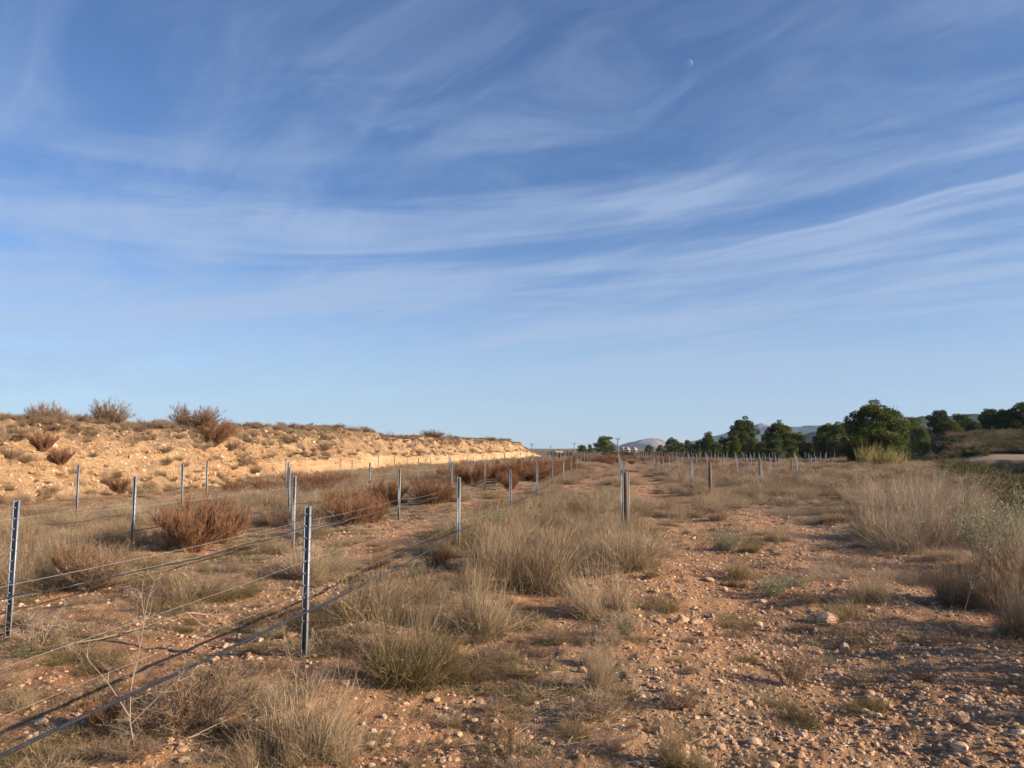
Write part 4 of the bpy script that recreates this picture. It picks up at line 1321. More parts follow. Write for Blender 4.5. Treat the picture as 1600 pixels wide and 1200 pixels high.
for a in (
    (572, 975, 170, 105, 'straw', 'straw tuft right of the nearest post, half hiding the black pipe', None, 1),
    (600, 968, 90, 80, 'straw', 'smaller straw tuft behind the one right of the nearest post', None, 2),
    (638, 1078, 190, 140, 'olive', 'large olive-straw tuft in the lower middle with a dark shadow at its left', None, 2),
    (700, 1072, 100, 60, 'olive', 'low olive grass at the right foot of the large olive-straw tuft', None, 0),
    (625, 1040, 120, 130, 'straw', 'tall pale stems rising behind the large olive-straw tuft', None, 3),
    (752, 1002, 130, 135, 'straw', 'upright straw tuft above the bare soil in the lower middle', None, 4),
    (700, 985, 90, 80, 'greystraw', 'grey straw tuft between the olive tuft and the upright straw tuft', None, 0),
    (835, 932, 165, 160, 'straw', 'largest leaning straw tuft in the centre of the dense grass stand', None, 0),
    (770, 905, 130, 110, 'straw', 'straw tuft left of the largest leaning one in the grass stand', None, 2),
    (880, 905, 80, 90, 'straw', 'straw tuft at the right edge of the dense grass stand', None, 5),
    (935, 962, 115, 112, 'straw', 'round straw tuft standing apart, just right of the grass stand', None, 3),
    (985, 893, 130, 105, 'straw', 'wide straw tuft in front of the wooden end post', None, 1),
    (940, 880, 70, 60, 'straw', 'straw tuft left of the wide one in front of the wooden post', None, 4),
    (660, 945, 110, 70, 'straw', 'low straw tuft under the dark green shrub in the centre left', None, 1),
    (735, 930, 90, 70, 'straw', 'short straw tuft in the gap between pipe and grass stand', None, 4),
    (1028, 955, 60, 40, 'olive', 'low olive tuft right of the round straw tuft', None, 1),
    (475, 1205, 190, 165, 'straw', 'sparse tall tuft at the bottom picture edge left of centre', None, 0),
    (420, 1210, 120, 90, 'straw', 'shorter tuft at the bottom edge left of the sparse tall one', None, 3),
    (540, 1200, 90, 100, 'straw', 'thin tuft at the bottom edge right of the sparse tall one', None, 5),
    (300, 1148, 190, 95, 'brown', 'grey-brown spreading bush under the thick black pipe', None, 1),
    (355, 1115, 130, 75, 'greystraw', 'grey matted grass right of the spreading bush under the pipe', None, 1),
    (235, 1160, 110, 70, 'twiggy', 'pile of bare dead twigs at the left foot of the spreading bush', None, 1),
    (150, 928, 112, 70, 'brown', 'reddish brown shrub right of the leftmost near post', None, 2),
    (118, 918, 80, 62, 'rust', 'rusty stems at the left side of the reddish brown shrub', None, 0),
    (300, 948, 130, 66, 'straw', 'straw tuft below the large rusty bush at the left', None, 2),
    (352, 938, 90, 50, 'olive', 'olive tuft right of the straw tuft below the large rusty bush', None, 0),
    (255, 960, 80, 40, 'olive', 'low olive tuft left of the straw tuft below the large rusty bush', None, 2),
    (304, 868, 140, 92, 'rust', 'large rusty bush at the left between the second and third steel posts', None, 0),
    (352, 852, 80, 62, 'rust', 'right half of the rusty bush pair, slightly smaller', None, 2),
    (265, 862, 60, 40, 'brown', 'brown bush at the left foot of the large rusty bush', None, 0),
    (436, 826, 70, 42, 'brown', 'brown bush between the large rusty bush and the two near posts', None, 1),
    (548, 824, 100, 66, 'rust', 'large dark red bush behind the nearest post', None, 1),
    (585, 818, 60, 50, 'rust', 'red-brown bush touching the right side of the large dark red bush', None, 0),
    (608, 792, 70, 44, 'rust', 'red-brown bush behind the dark red bush', None, 2),
    (674, 790, 76, 44, 'rust', 'red-brown bush right of the steel post beside the dark red bush', None, 1),
    (694, 786, 36, 28, 'rust', 'small rusty bush against the third-row post near the centre left', None, 0),
    (738, 760, 72, 40, 'rust', 'rusty bush in the middle distance left of the wire lines', None, 2),
    (762, 752, 40, 22, 'rust', 'low rusty bush in the middle distance right of its neighbour', None, 1),
    (790, 756, 84, 38, 'rust', 'wide rusty bush beside the bare lane in the middle distance', None, 0),
    (820, 746, 66, 28, 'rust', 'small rusty bush at the near end of the far rusty band, left of the lane', None, 1),
    (676, 888, 48, 36, 'green', 'dark green shrub where the pipe sags, centre left', None, 0),
    (690, 885, 40, 28, 'rust', 'brown patch grown into the dark green shrub', None, 1),
    (652, 905, 34, 34, 'sage', 'pale sage plant left of the dark green shrub', None, 0),
    (522, 872, 34, 24, 'spiky', 'small spiky green plant right of the second post', None, 0),
    (770, 835, 70, 42, 'sage', 'pale sage plant deep in the dense grass stand', None, 1),
    (932, 1080, 66, 85, 'straw', 'upright straw tuft on the bare soil in the lower centre', None, 2),
    (925, 1040, 30, 60, 'straw', 'thin tuft behind the upright one in the lower centre', None, 3),
    (938, 1108, 62, 35, 'olive', 'olive tuft right under the upright straw tuft in the lower centre', None, 0),
    (905, 1150, 60, 36, 'olive', 'dark olive low tuft near the bottom centre', None, 1),
    (955, 1180, 60, 30, 'brown', 'low brown herb near the bottom right of centre', None, 0),
    (978, 1000, 26, 48, 'sage', 'small upright pale green plant alone on the stony soil', None, 0),
    (1000, 1008, 50, 22, 'olive', 'low olive herb beside the small upright pale green plant', None, 2),
    (1062, 1112, 60, 44, 'brown', 'dry brown herb on the stony ground, lower right of centre', None, 1),
    (1236, 1078, 74, 58, 'brown', 'sparse brown herb on the stony ground at the right', None, 2),
    (1150, 982, 50, 32, 'olive', 'olive grass tuft left of the big stone', None, 1),
    (1362, 945, 80, 72, 'straw', 'straw tuft behind the big stone', None, 0),
    (1330, 970, 70, 42, 'olive', 'olive tuft right beside the big stone', None, 0),
    (1318, 895, 62, 32, 'brown', 'dark dry clump left of the tall right-hand grass', None, 0),
    (1345, 890, 50, 34, 'straw', 'straw clump just right of the dark dry clump', None, 1),
    (1207, 935, 62, 38, 'sage', 'grey-green sage plant on the stony ground right of centre', None, 1),
    (1240, 920, 60, 20, 'sage', 'flat grey sage plant behind the other one right of centre', None, 0),
    (1132, 862, 62, 38, 'sage', 'grey-olive plant on the stony lane in the middle distance', None, 1),
    (1440, 860, 150, 90, 'greystraw', 'grey straw front of the great round grass mound at the right', None, 0),
    (1398, 845, 110, 95, 'greystraw', 'left flank of the great round grass mound at the right', None, 1),
    (1478, 845, 115, 125, 'greystraw', 'right flank of the great round grass mound', None, 2),
    (1445, 815, 150, 108, 'greystraw', 'middle of the great round grass mound, tallest part', None, 0),
    (1398, 800, 110, 85, 'greystraw', 'rear left of the great round grass mound', None, 1),
    (1485, 812, 90, 95, 'greystraw', 'rear right of the great round grass mound', None, 2),
    (1375, 790, 60, 28, 'brown', 'dark twiggy shrub at the left foot of the great grass mound', None, 0),
    (1445, 850, 40, 40, 'green', 'green sprig inside the great grass mound', None, 1),
    (1355, 845, 60, 50, 'straw', 'straw tuft left in front of the great grass mound', None, 2),
    (1495, 950, 90, 110, 'straw', 'tall straw tuft left of the right-edge thicket', None, 0),
    (1545, 960, 110, 120, 'straw', 'tall straw tuft in front of the right-edge thicket', None, 4),
    (1590, 1000, 110, 120, 'straw', 'straw tuft at the right picture edge in the shade', None, 2),
    (1590, 930, 190, 165, 'greystraw', 'great leaning grass clump at the right picture edge', None, 2),
    (1610, 965, 130, 125, 'brown', 'brown bush added to darken the shaded hollow of the right-edge thicket', None, 1),  # added bush, stands in for the dark shade inside the thicket
    (1640, 905, 150, 150, 'greystraw', 'grass clump just past the right picture edge behind the thicket', None, 0),
    (1555, 890, 110, 100, 'sage', 'silvery green sage bush crowning the right-edge thicket', None, 1),
    (1600, 870, 110, 110, 'sage', 'second silvery sage bush at the right picture edge', None, 0),
    (1068, 1210, 90, 88, 'olive', 'olive tuft at the bottom edge right of centre', None, 2),
    (1055, 1205, 60, 80, 'straw', 'pale stalks at the bottom edge right of centre', None, 5),
    (785, 1145, 62, 26, 'olive', 'low olive herb on the bare soil near the bottom centre', None, 1),
    (48, 1034, 84, 34, 'green', 'dark green low shrub under the leftmost near post', None, 0),
    (60, 1015, 110, 60, 'twiggy', 'heap of pale dead twigs at the foot of the leftmost near post', None, 0),
    (165, 1052, 66, 48, 'olive', 'olive straw tuft between the pipes at the lower left', None, 1),
    (160, 1145, 70, 52, 'rust', 'small rust-olive tuft above the thick pipe at the lower left', None, 2),
    (60, 1205, 120, 55, 'olive', 'matted olive grass in the bottom left corner', None, 0),
    (150, 1190, 110, 40, 'straw', 'flattened straw along the bottom edge left', None, 1),
    (20, 1110, 70, 40, 'straw', 'straw tuft at the left picture edge above the pipe', None, 3),
    (425, 1000, 60, 36, 'olive', 'low olive tuft between the nearest post and the pipe shadow', None, 2),
    (500, 985, 60, 60, 'olive', 'grassy foot of the nearest post on its right side', None, 1),
    (455, 985, 60, 40, 'brown', 'brown herb at the left foot of the nearest post', None, 1),
    (790, 1045, 60, 30, 'olive', 'low olive tuft on bare soil right of the olive-straw tuft', None, 0),
    (952, 802, 74, 68, 'straw', 'straw tuft left of the wooden end post, farther back', None, 3),
    (905, 800, 70, 40, 'greystraw', 'grey clump in the lane left of the centre row', None, 1),
    (1140, 750, 40, 22, 'brown', 'dark dry bush right of the alone-standing wooden post', None, 1),
    (1092, 765, 46, 22, 'twiggy', 'grey twiggy heap left of the alone-standing wooden post', None, 0),
    (1037, 744, 16, 14, 'green', 'small bright green shrub in the right-hand rows', None, 1),
    (1024, 738, 16, 12, 'twiggy', 'small grey shrub left of the small bright green one', None, 2),
    (1038, 772, 26, 20, 'olive', 'olive tuft in the bare lane right of the centre row', None, 1),
    (1120, 815, 46, 24, 'straw', 'low straw tuft on the lane below the alone-standing wooden post', None, 2),
    (1058, 812, 46, 28, 'straw', 'low straw tuft right of the wooden end post', None, 4),
    (1399, 729, 34, 36, 'reed', 'yellow reed clump in front of the largest pine, right part', None, 0),
    (1356, 728, 36, 46, 'reed', 'yellow reed clump in front of the largest pine, left part', None, 1),
    (1378, 730, 40, 44, 'reed', 'yellow reed clump in front of the largest pine, middle', None, 1),
    (1434, 724, 60, 28, 'green', 'bright green low shrub right of the yellow reeds', None, 0),
    (1262, 710, 34, 10, 'brown', 'low dark shrub at the far right corner of the rows', None, 0),
    (1285, 710, 36, 12, 'scrub', 'low olive shrub beyond the far right corner of the rows', None, 0),
    (1318, 706, 50, 16, 'scrub', 'low green shrub at the left foot of the pines', None, 1),
):
    plant(*a)

# shrubs standing past the right of the picture whose shade falls into the lower right corner
for (x, y, s, h, kind, lab) in ((4.45, 5.5, 0.42, 0.72, 'scrub', 'low leafy bush just right of the picture before the thicket'),
                                (4.0, 4.75, 0.40, 0.55, 'brown', 'low brown herb just right of the picture at the shaded gravel'),
                                (4.9, 5.3, 0.62, 0.80, 'scrub', 'leafy bush right of the picture, nearest to the shaded gravel'),
                                (4.5, 4.3, 0.60, 0.70, 'scrub', 'leafy bush right of the picture, close to the camera'),
                                (5.7, 5.9, 0.8, 1.1, 'scrub', 'taller leafy bush right of the picture behind the nearest'),
                                (6.1, 4.6, 0.95, 1.25, 'greystraw', 'tall grass clump right of the picture, shading the lower right corner'),
                                (7.0, 5.6, 1.1, 1.5, 'greystraw', 'taller grass clump right of the picture behind the first'),
                                (6.9, 3.6, 0.9, 1.2, 'brown', 'dead bush right of the picture near the camera'),
                                (6.4, 6.5, 0.9, 1.25, 'sage', 'sage bush right of the picture beside the thicket'),
                                (7.9, 4.6, 1.2, 1.6, 'brown', 'large dead bush right of the picture at the gully edge'),
                                (7.6, 6.9, 1.2, 1.5, 'brown', 'brown bush right of the picture behind the thicket')):
    nm, cat = NAMES[kind]
    put(kind, nm, x, y, float(H(x, y)), s, h, lab, cat)

# ------------------------------------------------------------------ rust band and far clumps
rr = np.random.default_rng(23)
def add_far(kind, n, cond, yr, hmin, hmax, name, label, cat, group, wf=1.2, minpx=0):
    out = 0; tries = 0
    while out < n and tries < n * 60:
        tries += 1
        y = math.exp(rr.uniform(math.log(yr[0]), math.log(yr[1])))
        x = rr.uniform(-0.45, 0.45) * y
        if not cond(x, y): continue
        h = rr.uniform(hmin, hmax)
        put(kind, name, x, y, float(H(x, y)), h * wf * rr.uniform(.8, 1.3) / 1.2, h, label, cat, group)
        out += 1
inf = lambda x, y: bank_dist(x, y) > 1.5 and x < float(edge_x(y)) - 1
add_far('rust', 34, lambda x, y: -6 < row_off(x, y) < 6.5 and inf(x, y) and (row_off(x, y) < -3 or y > 78), (40, 105), .6, 1.0, 'rusty_bush',
        'low rusty brown bush in the far band of bushes across the rows', 'shrub', 'rusty bushes across the far rows', 2.0)
add_far('rust', 22, lambda x, y: -14 < row_off(x, y) < -4 and inf(x, y), (26, 70), .5, .85, 'rusty_bush',
        'rusty brown bush among the left-hand rows before the bank', 'shrub', 'rusty bushes among the left rows', 1.5)
add_far('rust', 14, lambda x, y: 4 < row_off(x, y) < 12 and inf(x, y), (55, 100), .5, .8, 'rusty_bush',
        'rusty brown bush among the right-hand rows', 'shrub', 'rusty bushes among the right rows', 1.8)
add_far('twiggy', 40, lambda x, y: 2.5 < row_off(x, y) < 14 and inf(x, y), (30, 100), .5, .9, 'dead_bush',
        'grey leafless bush among the right-hand vine rows', 'shrub', 'grey leafless bushes among the right rows', 1.2)

# ------------------------------------------------------------------ grass by density: the largest clumps as things, the rest as stuff
def sample_tall(n):
    y = np.exp(rr.uniform(math.log(9), math.log(150), n))
    x = rr.uniform(-0.78, 0.78, n) * y
    # equal area weight within a log-distance sampling
    w = dens_tall(x, y)
    accept = rr.random(n) < w * np.clip((y / 60) ** 0.9, 0.05, 1.0) * 1.1
    return x[accept], y[accept]
x, y = sample_tall(26000)
inb = bank_dist(x, y) > -0.4
for (tx_, ty_, ts_) in rusty:                 # leave the ground before the rusty bushes open
    inb &= ~((np.abs(x / y - tx_ / ty_) * ty_ < ts_ * 0.75) & (y > ty_ * 0.72) & (y < ty_ + 0.6))
x, y = x[inb], y[inb]
hh = (0.22 + 0.42 * rr.random(len(x)) ** 1.3)
o_ = row_off(x, y)
hh = np.where((o_ > -2.8) & (o_ < 0.3) & (y < 24), hh * 1.0 + 0.04, hh)
hh = np.where((o_ > 3) & (y < 26), hh * 0.6, hh)
hh = np.where(bank_dist(x, y) < 6, hh * (0.75 + 0.3 * (y > 40)), hh)
app = hh / y
order = np.argsort(-app)
NI = 185
for q in order[:NI]:
    kind = 'straw' if rr.random() < 0.7 else ('greystraw' if rr.random() < .6 else 'olive')
    if o_[q] < -5: lab, grp = 'dry grass clump in the brown grass band before the bank', 'dry grass clumps before the bank'
    elif o_[q] < -0.8: lab, grp = 'dry grass clump in the left middle of the field between the posts', 'dry grass clumps between the left posts'
    elif o_[q] < 3.2: lab, grp = 'dry grass clump along the centre row of posts', 'dry grass clumps along the centre row'
    else: lab, grp = 'dry grass clump in the right part of the field', 'dry grass clumps in the right part of the field'
    put(kind, 'grass_tuft', float(x[q]), float(y[q]), float(H(x[q], y[q])), float(hh[q] * rr.uniform(.9, 1.4)), float(hh[q]), lab, 'grass tuft', grp)
rest = order[NI:]
n = len(rest)
xs, ys = x[rest], y[rest]
kinds = P['straw'][:4] + P['greystraw'][:2] + P['olive'][:1] + P['brown'][:1]
rnd = rr.random(n)
idx = np.where(rnd < .55, rr.integers(0, 4, n), np.where(rnd < .85, rr.integers(4, 6, n), np.where(rnd < .92, 6, 7)))
scatter('dry_grass', kinds, np.stack([xs, ys, H(xs, ys)], axis=1), np.stack([rr.normal(0, .08, n), rr.normal(0, .08, n), rr.random(n) * 6.28], axis=1),
        hh[rest][:, None] * np.stack([1.2 + .8 * rr.random(n), 1.2 + .8 * rr.random(n), np.ones(n)], axis=1), idx,
        'dry brown and tan grass covering the farther field', 'dry grass')
print('tall grass', len(x))

# low dead herbs and matted blades near the camera
def sample_low(n):
    y = np.exp(rr.uniform(math.log(2.6), math.log(70), n))
    x = rr.uniform(-0.75, 0.75, n) * y
    o = row_off(x, y)
    k = (o - R0) / ROW
    rd = np.abs(k - np.round(k)) * ROW
    w = 0.35 + 0.55 * sstep(-0.25, 0.45, fbm(x * .55, y * .55, 4, 60))
    w = np.where(o < -0.5, w + 0.02 + .3 * (rd < .6), w * 0.30)
    w = np.where((o > 4) & (y > 16), w + .35, w)
    keep = (rr.random(n) < w * np.clip((y / 30) ** 1.0, 0.06, 1)) & (bank_dist(x, y) > 0) & (x < edge_x(y))
    return x[keep], y[keep]
x, y = sample_low(24000)
n = len(x)
s = 0.05 + 0.11 * rr.random(n) ** 1.8
print('low herbs', n)
scatter('low_dry_herbs', P['low'] + P['brown'][:1] + P['olive'][:1], np.stack([x, y, H(x, y) + fine(x, y)], axis=1),
        np.stack([np.zeros(n), np.zeros(n), rr.random(n) * 6.28], axis=1),
        np.stack([s * (1.2 + rr.random(n)), s * (1.2 + rr.random(n)), s * 0.9], axis=1), rr.integers(0, 6, n),
        'low dry herbs and matted grass blades on the soil', 'ground cover')
# loose straw lying about
def fallen(n):
    rng = np.random.default_rng(77)
    y = np.exp(rng.uniform(math.log(2.8), math.log(18), n)); x = rng.uniform(-.75, .75, n) * y
    l = litter(x, y)
    keep = rng.random(n) < (0.12 + 0.9 * l)
    x, y = x[keep], y[keep]; m = len(x)
    z = H(x, y) + fine(x, y) + 0.012 + 0.01 * rng.random(m)
    a = rng.random(m) * 2 * PI
    d = np.stack([np.cos(a), np.sin(a), rng.normal(0, .10, m)], axis=1)
    G = Geo()
    G.add(*ribbons(np.stack([x, y, z], axis=1), d, 0.05 + 0.18 * rng.random(m) ** 2, 0.0025 + 0.002 * rng.random(m), rng.normal(0, .12, (m, 3)) * [1, 1, .2], 2, rng, np.clip(rng.normal(.55, .25, m), 0, 1)))
    o = link('fallen_straw', set_mat(G.mesh('fallen_straw'), M['straw']))
    tag(o, 'loose broken straw lying on the soil', 'straw litter', kind='stuff')
fallen(26000)

# ------------------------------------------------------------------ stones
rs = np.random.default_rng(41)
def stone(px, py, w, label, group=None, k=0, flat=1.0):
    g = ground_at(px, py)
    x, y, z = g
    s = w * y / 1200 / 0.95
    z2 = float(H(x, y) + fine(x, y))
    o = link('stone', P['stone'][k % 6], loc=(x, y, z2 + 0.09 * s))
    o.rotation_euler = (rs.normal(0, .15), rs.normal(0, .15), rs.random() * 6.28)
    o.scale = (s, s * (0.75 + .3 * rs.random()), s * flat)
    tag(o, label, 'stone', group)
    return o
for k, a in enumerate((
    (1294, 972, 33, 'largest pale stone, oblong, at the right beside an olive tuft'),
    (1277, 936, 20, 'pale stone half sunk above the largest stone'),
    (1322, 1022, 26, 'rounded stone below right of the largest stone'),
    (1278, 1022, 14, 'small pale stone left of the rounded stone below the largest one'),
    (1309, 1056, 17, 'angular tan stone two steps below the largest stone'),
    (1361, 1084, 18, 'grey stone with a bluish cast in the lower right'),
    (1168, 1102, 18, 'tan stone on the left edge of the stony lower right'),
    (1508, 1094, 24, 'broad tan stone in the shade at the lower right'),
    (1502, 1132, 34, 'large tan stone near the lower right corner'),
    (1498, 1172, 24, 'pale stone near the bottom right corner'),
    (1180, 1160, 22, 'reddish stone near the bottom right of centre'),
    (1204, 1198, 26, 'reddish brown stone cut by the bottom edge right of centre'),
    (1250, 1190, 20, 'pale tan stone at the bottom edge, right part'),
    (1096, 1188, 26, 'rounded pale stone at the bottom beside the olive tuft'),
    (1005, 1197, 22, 'pale stone cut by the bottom edge in the centre right'),
    (1126, 1142, 22, 'tan stone above the rounded pale stone at the bottom'),
    (1125, 1165, 18, 'small broken stone above the rounded pale stone at the bottom'),
    (1030, 975, 22, 'flat pale stone on the stony lane right of the small green plant'),
    (1065, 975, 22, 'pair stone, left one, on the stony lane in the middle'),
    (1088, 978, 22, 'pair stone, right one, on the stony lane in the middle'),
    (1112, 968, 15, 'small white stone right of the stone pair on the lane'),
    (1172, 898, 14, 'round pale stone at the upper right of the stony lane'),
    (1132, 900, 12, 'little tan stone on the upper stony lane'),
    (1108, 908, 18, 'pale cluster stone in the upper stony lane'),
    (996, 1138, 16, 'pale stone beside a tan one at the lower centre right'),
    (1012, 1072, 14, 'small tan stone in the middle of the lower right soil'),
    (893, 1096, 14, 'pale stone right of the upright straw tuft'),
    (865, 1094, 14, 'pale stone left of the fallen dark stick'),
    (838, 1103, 10, 'small white pebble-like stone beside the dark stick'),
    (820, 1025, 10, 'small pale stone on the bare soil in the centre'),
    (752, 1098, 16, 'pale stone on the bare soil at the lower middle'),
    (682, 1098, 16, 'flat pale stone under the olive-straw tuft'),
    (600, 1122, 14, 'white stone between the bottom grass and the bare soil'),
    (450, 1143, 20, 'tan stone inside the sparse tall tuft at the bottom'),
    (447, 1130, 14, 'white stone on top of the tan one inside the bottom tuft'),
    (335, 1027, 14, 'pale stone just above the thick pipe at the left'),
    (64, 1136, 18, 'orange tan stone above the thick pipe at the far left'),
    (290, 1190, 22, 'broad tan stone near the bottom left'),
    (222, 1188, 22, 'reddish stone near the bottom left corner grass'),
    (405, 1003, 16, 'pale crumbly stone left of the nearest post'),
    (540, 1070, 14, 'tan stone beside the dark shadow of the olive tuft'),
    (740, 1130, 16, 'tan stone in the lower middle soil'),
    (700, 1160, 16, 'tan stone in a cluster near the bottom middle'),
    (560, 1190, 18, 'rounded stone at the bottom edge left of the middle'),
    (1415, 1137, 18, 'tan stone in the shaded gravel at the lower right'),
    (1590, 1150, 18, 'tan stone cut by the right edge near the bottom'),
    (1578, 1170, 16, 'small stone below the one cut by the right edge'),
    (1473, 1170, 16, 'grey-tan stone left of the pale one in the bottom right corner'),
    (985, 846, 14, 'rounded stone at the foot of the wooden end post'),
    (146, 866, 8, 'pale stone in the brown grass before the bank'),
    (232, 838, 10, 'pale stone near the foot of the third steel post'))):
    stone(*a, k=k, flat=1.0)
# further stones that can be picked out, in open soil
def stone_w(x, y):
    o = row_off(x, y)
    n = fbm(x * .7, y * .7, 3, 140)
    w = np.where(o > 0.2, 0.9, 0.35) + 0.9 * n
    w = np.where((o > 4.5) & (y > 14), w * .6, w)
    w = np.where((o < 0.2) & (o > -2.6) & (y > 10) & (y < 22), w * .25, w)
    return np.clip(w, 0.03, 1.3) * (x < edge_x(y) - .6) * (bank_dist(x, y) > 1)
nst = 0
while nst < 215:
    y = math.exp(rs.uniform(math.log(3.4), math.log(15))); x = rs.uniform(-.68, .68) * y
    if rs.random() > float(stone_w(x, y)) * min(1, (y / 9)) : continue
    s = 0.045 + 0.06 * rs.random() ** 2.2
    z = float(H(x, y) + fine(x, y))
    o = link('stone', P['stone'][rs.integers(0, 6)], loc=(x, y, z + .08 * s))
    o.rotation_euler = (rs.normal(0, .25), rs.normal(0, .25), rs.random() * 6.28)
    o.scale = (s, s * (0.7 + .4 * rs.random()), s * (0.75 + .5 * rs.random()))
    if row_off(x, y) < 0: tag(o, 'small tan stone lying among the grass left of the centre row', 'stone', 'small stones left of the centre row')
    else: tag(o, 'small tan stone lying on the open stony ground right of the centre row', 'stone', 'small stones on the open ground')
    nst += 1
# gravel
def gravel():
    n = 290000
    y = np.exp(rs.uniform(math.log(2.6), math.log(48), n)); x = rs.uniform(-.75, .75, n) * y
    w = stone_w(x, y) * np.clip((y / 14) ** 0.9, .10, 1)
    keep = rs.random(n) < w * 0.75
    x, y = x[keep], y[keep]; m = len(x)
    s = 0.010 + 0.046 * rs.random(m) ** 3.4 + 0.006 * np.clip(y / 12, 0, 3) * rs.random(m)
    z = H(x, y) + fine(x, y) + 0.04 * s
    print('gravel', m)
    scatter('gravel', P['grit'], np.stack([x, y, z], axis=1), np.stack([rs.normal(0, .3, m), rs.normal(0, .3, m), rs.random(m) * 6.28], axis=1),
            s[:, None] * (0.75 + .5 * rs.random((m, 3))), rs.integers(0, 8, m), 'pale limestone gravel scattered over the reddish soil', 'gravel')
gravel()

# ------------------------------------------------------------------ scrub of the gully and the hillside
def hillside():
    n = 34000
    y = rs.uniform(14, 230, n); x = rs.uniform(.40, .95, n) * y
    e = x - edge_x(y); q = (y + x - 120) / 1.414
    w = np.where(q < -3, 0.95, np.where(q < 8, 0.0, 0.55)) * (e > 0.8)
    w = np.where((q > 7) & (q < 12), 0.9 * (e > 1), w)
    w = np.where((q > -4) & (q < -0.5), 0.6 * (e > 1.5), w)
    w = w * np.clip(.6 + 1.5 * fbm(x * .12, y * .12, 3, 150), 0.45, 1.2)
    keep = rs.random(n) < w
    x, y, q = x[keep], y[keep], q[keep]
    m = len(x)
    s = 0.45 + 0.8 * rs.random(m) ** 1.5
    s = np.where(q > 20, s * .9, s)
    idx = np.where(rs.random(m) < .68, rs.integers(0, 3, m), np.where(rs.random(m) < .6, rs.integers(3, 5, m), 5))
    print('scrub', m)
    scatter('hillside_scrub', P['scrub'] + P['brown'][:2] + P['greystraw'][:1], np.stack([x, y, H(x, y) - .05], axis=1),
            np.stack([np.zeros(m), np.zeros(m), rs.random(m) * 6.28], axis=1), s[:, None] * np.array([1.5, 1.5, .8]) * (.8 + .4 * rs.random((m, 3))), idx,
            'olive and brown scrub covering the gully and the hillside at the right', 'scrub')
    # far plain scrub along the horizon
    n = 5000
    r = np.exp(rs.uniform(math.log(130), math.log(900), n)); a = rs.uniform(-.12, .52, n)
    x = r * np.tan(a); y = r
    keep = (bank_dist(x, y) > 3) & (rs.random(n) < .25 + .9 * np.clip(fbm(x * .02, y * .02, 3, 155) + .2, 0, 1)) & (x < edge_x(y) + 5)
    x, y = x[keep], y[keep]; m = len(x)
    s = (0.7 + 1.1 * rs.random(m) ** 2)
    scatter('plain_scrub', P['scrub'] + P['brown'][:2], np.stack([x, y, H(x, y) - .1], axis=1), np.stack([np.zeros(m), np.zeros(m), rs.random(m) * 6.28], axis=1),
            s[:, None] * np.array([1.8, 1.8, .8]) * (.8 + .4 * rs.random((m, 3))), rs.integers(0, 5, m), 'dark low scrub on the far plain along the horizon', 'scrub')
hillside()
for (px, py, w, h, lab) in ((1545, 782, 90, 46, 'dark green bush down in the gully at the right'), (1590, 775, 70, 40, 'dark bush in the gully at the right picture edge'),
                            (1500, 772, 50, 28, 'olive bush on the gully slope behind the great grass mound'),
                            (1520, 752, 60, 26, 'olive bush in the gully below the dark terrace wall'), (1565, 748, 70, 28, 'dark green bush in the gully below the right end of the terrace wall'), (1470, 760, 46, 24, 'olive bush on the near slope of the gully, left of the others'),
                            (1540, 712, 20, 10, 'dark green shrub on the lip of the pale terrace'), (1580, 700, 30, 10, 'grey-green shrub beside the pale terrace track')):
    g = ground_at(px, py)
    sx = w * g[1] / 1200 / 1.5
    put('scrub', 'green_shrub', g[0], g[1], g[2] - .05, sx, h * g[1] / 1200, lab, 'shrub')

# ------------------------------------------------------------------ dead weed stalk, dead branches, stick
def branch_thing(px, py, name, label, segs, r0, seed, cat, tone=0.7, depth=2, kids=5):
    """segs: list of points in metres (x right, y away, z up) from the foot"""
    g = ground_at(px, py)
    rng = np.random.default_rng(seed)
    G = Geo()
    def grow(pts, r, lvl):
        tube(G, pts, list(np.linspace(r, r * .35, len(pts))), 5, tone * rng.uniform(.8, 1.2))
        if lvl >= depth: return
        for _ in range(kids if lvl == 0 else 3):
            i = rng.integers(1, len(pts)); p = np.array(pts[i])
            d = np.array(pts[i]) - np.array(pts[i - 1]); L = np.linalg.norm(np.array(pts[-1]) - np.array(pts[0])) * rng.uniform(.15, .4)
            d = d / (np.linalg.norm(d) + 1e-9) + rng.normal(0, .6, 3); d /= np.linalg.norm(d)
            p1 = p + d * L * .5 + rng.normal(0, .02, 3); p2 = p + d * L + rng.normal(0, .04, 3)
            p1[2] = max(p1[2], .01); p2[2] = max(p2[2], .01)
            grow([p, p1, p2], r * .55, lvl + 1)
    for s in segs: grow([np.array(q, dtype=float) for q in s], r0, 0)
    o = link(name, set_mat(G.mesh(name), M['twig']), loc=g)
    return tag(o, label, cat)
branch_thing(212, 1180, 'dead_weed', 'tall bare dead weed stalk crossing the thick black pipe', [[(0, 0, 0), (-.04, .0, .18), (-.05, .02, .35), (-.02, .04, .55), (.0, .05, .72)],
             [(-.04, 0, .2), (-.18, .02, .38), (-.30, .03, .5)], [(-.04, 0, .16), (.12, .02, .32), (.2, .04, .38)]], .0042, 5, 'dead weed')
branch_thing(222, 985, 'dead_weed', 'pale bare weed stalk behind the thick pipe, left', [[(0, 0, 0), (.02, 0, .14), (.05, 0, .3), (.1, 0, .45)], [(.02, 0, .1), (-.02, 0, .3), (.0, .0, .5)]], .005, 6, 'dead weed')
branch_thing(150, 1010, 'dead_branch', 'pale dead branch lying on the soil left of the weed stalk', [[(-.3, 0, .01), (0, .05, .05), (.35, .25, .12), (.6, .4, .2)]], .008, 7, 'branch')
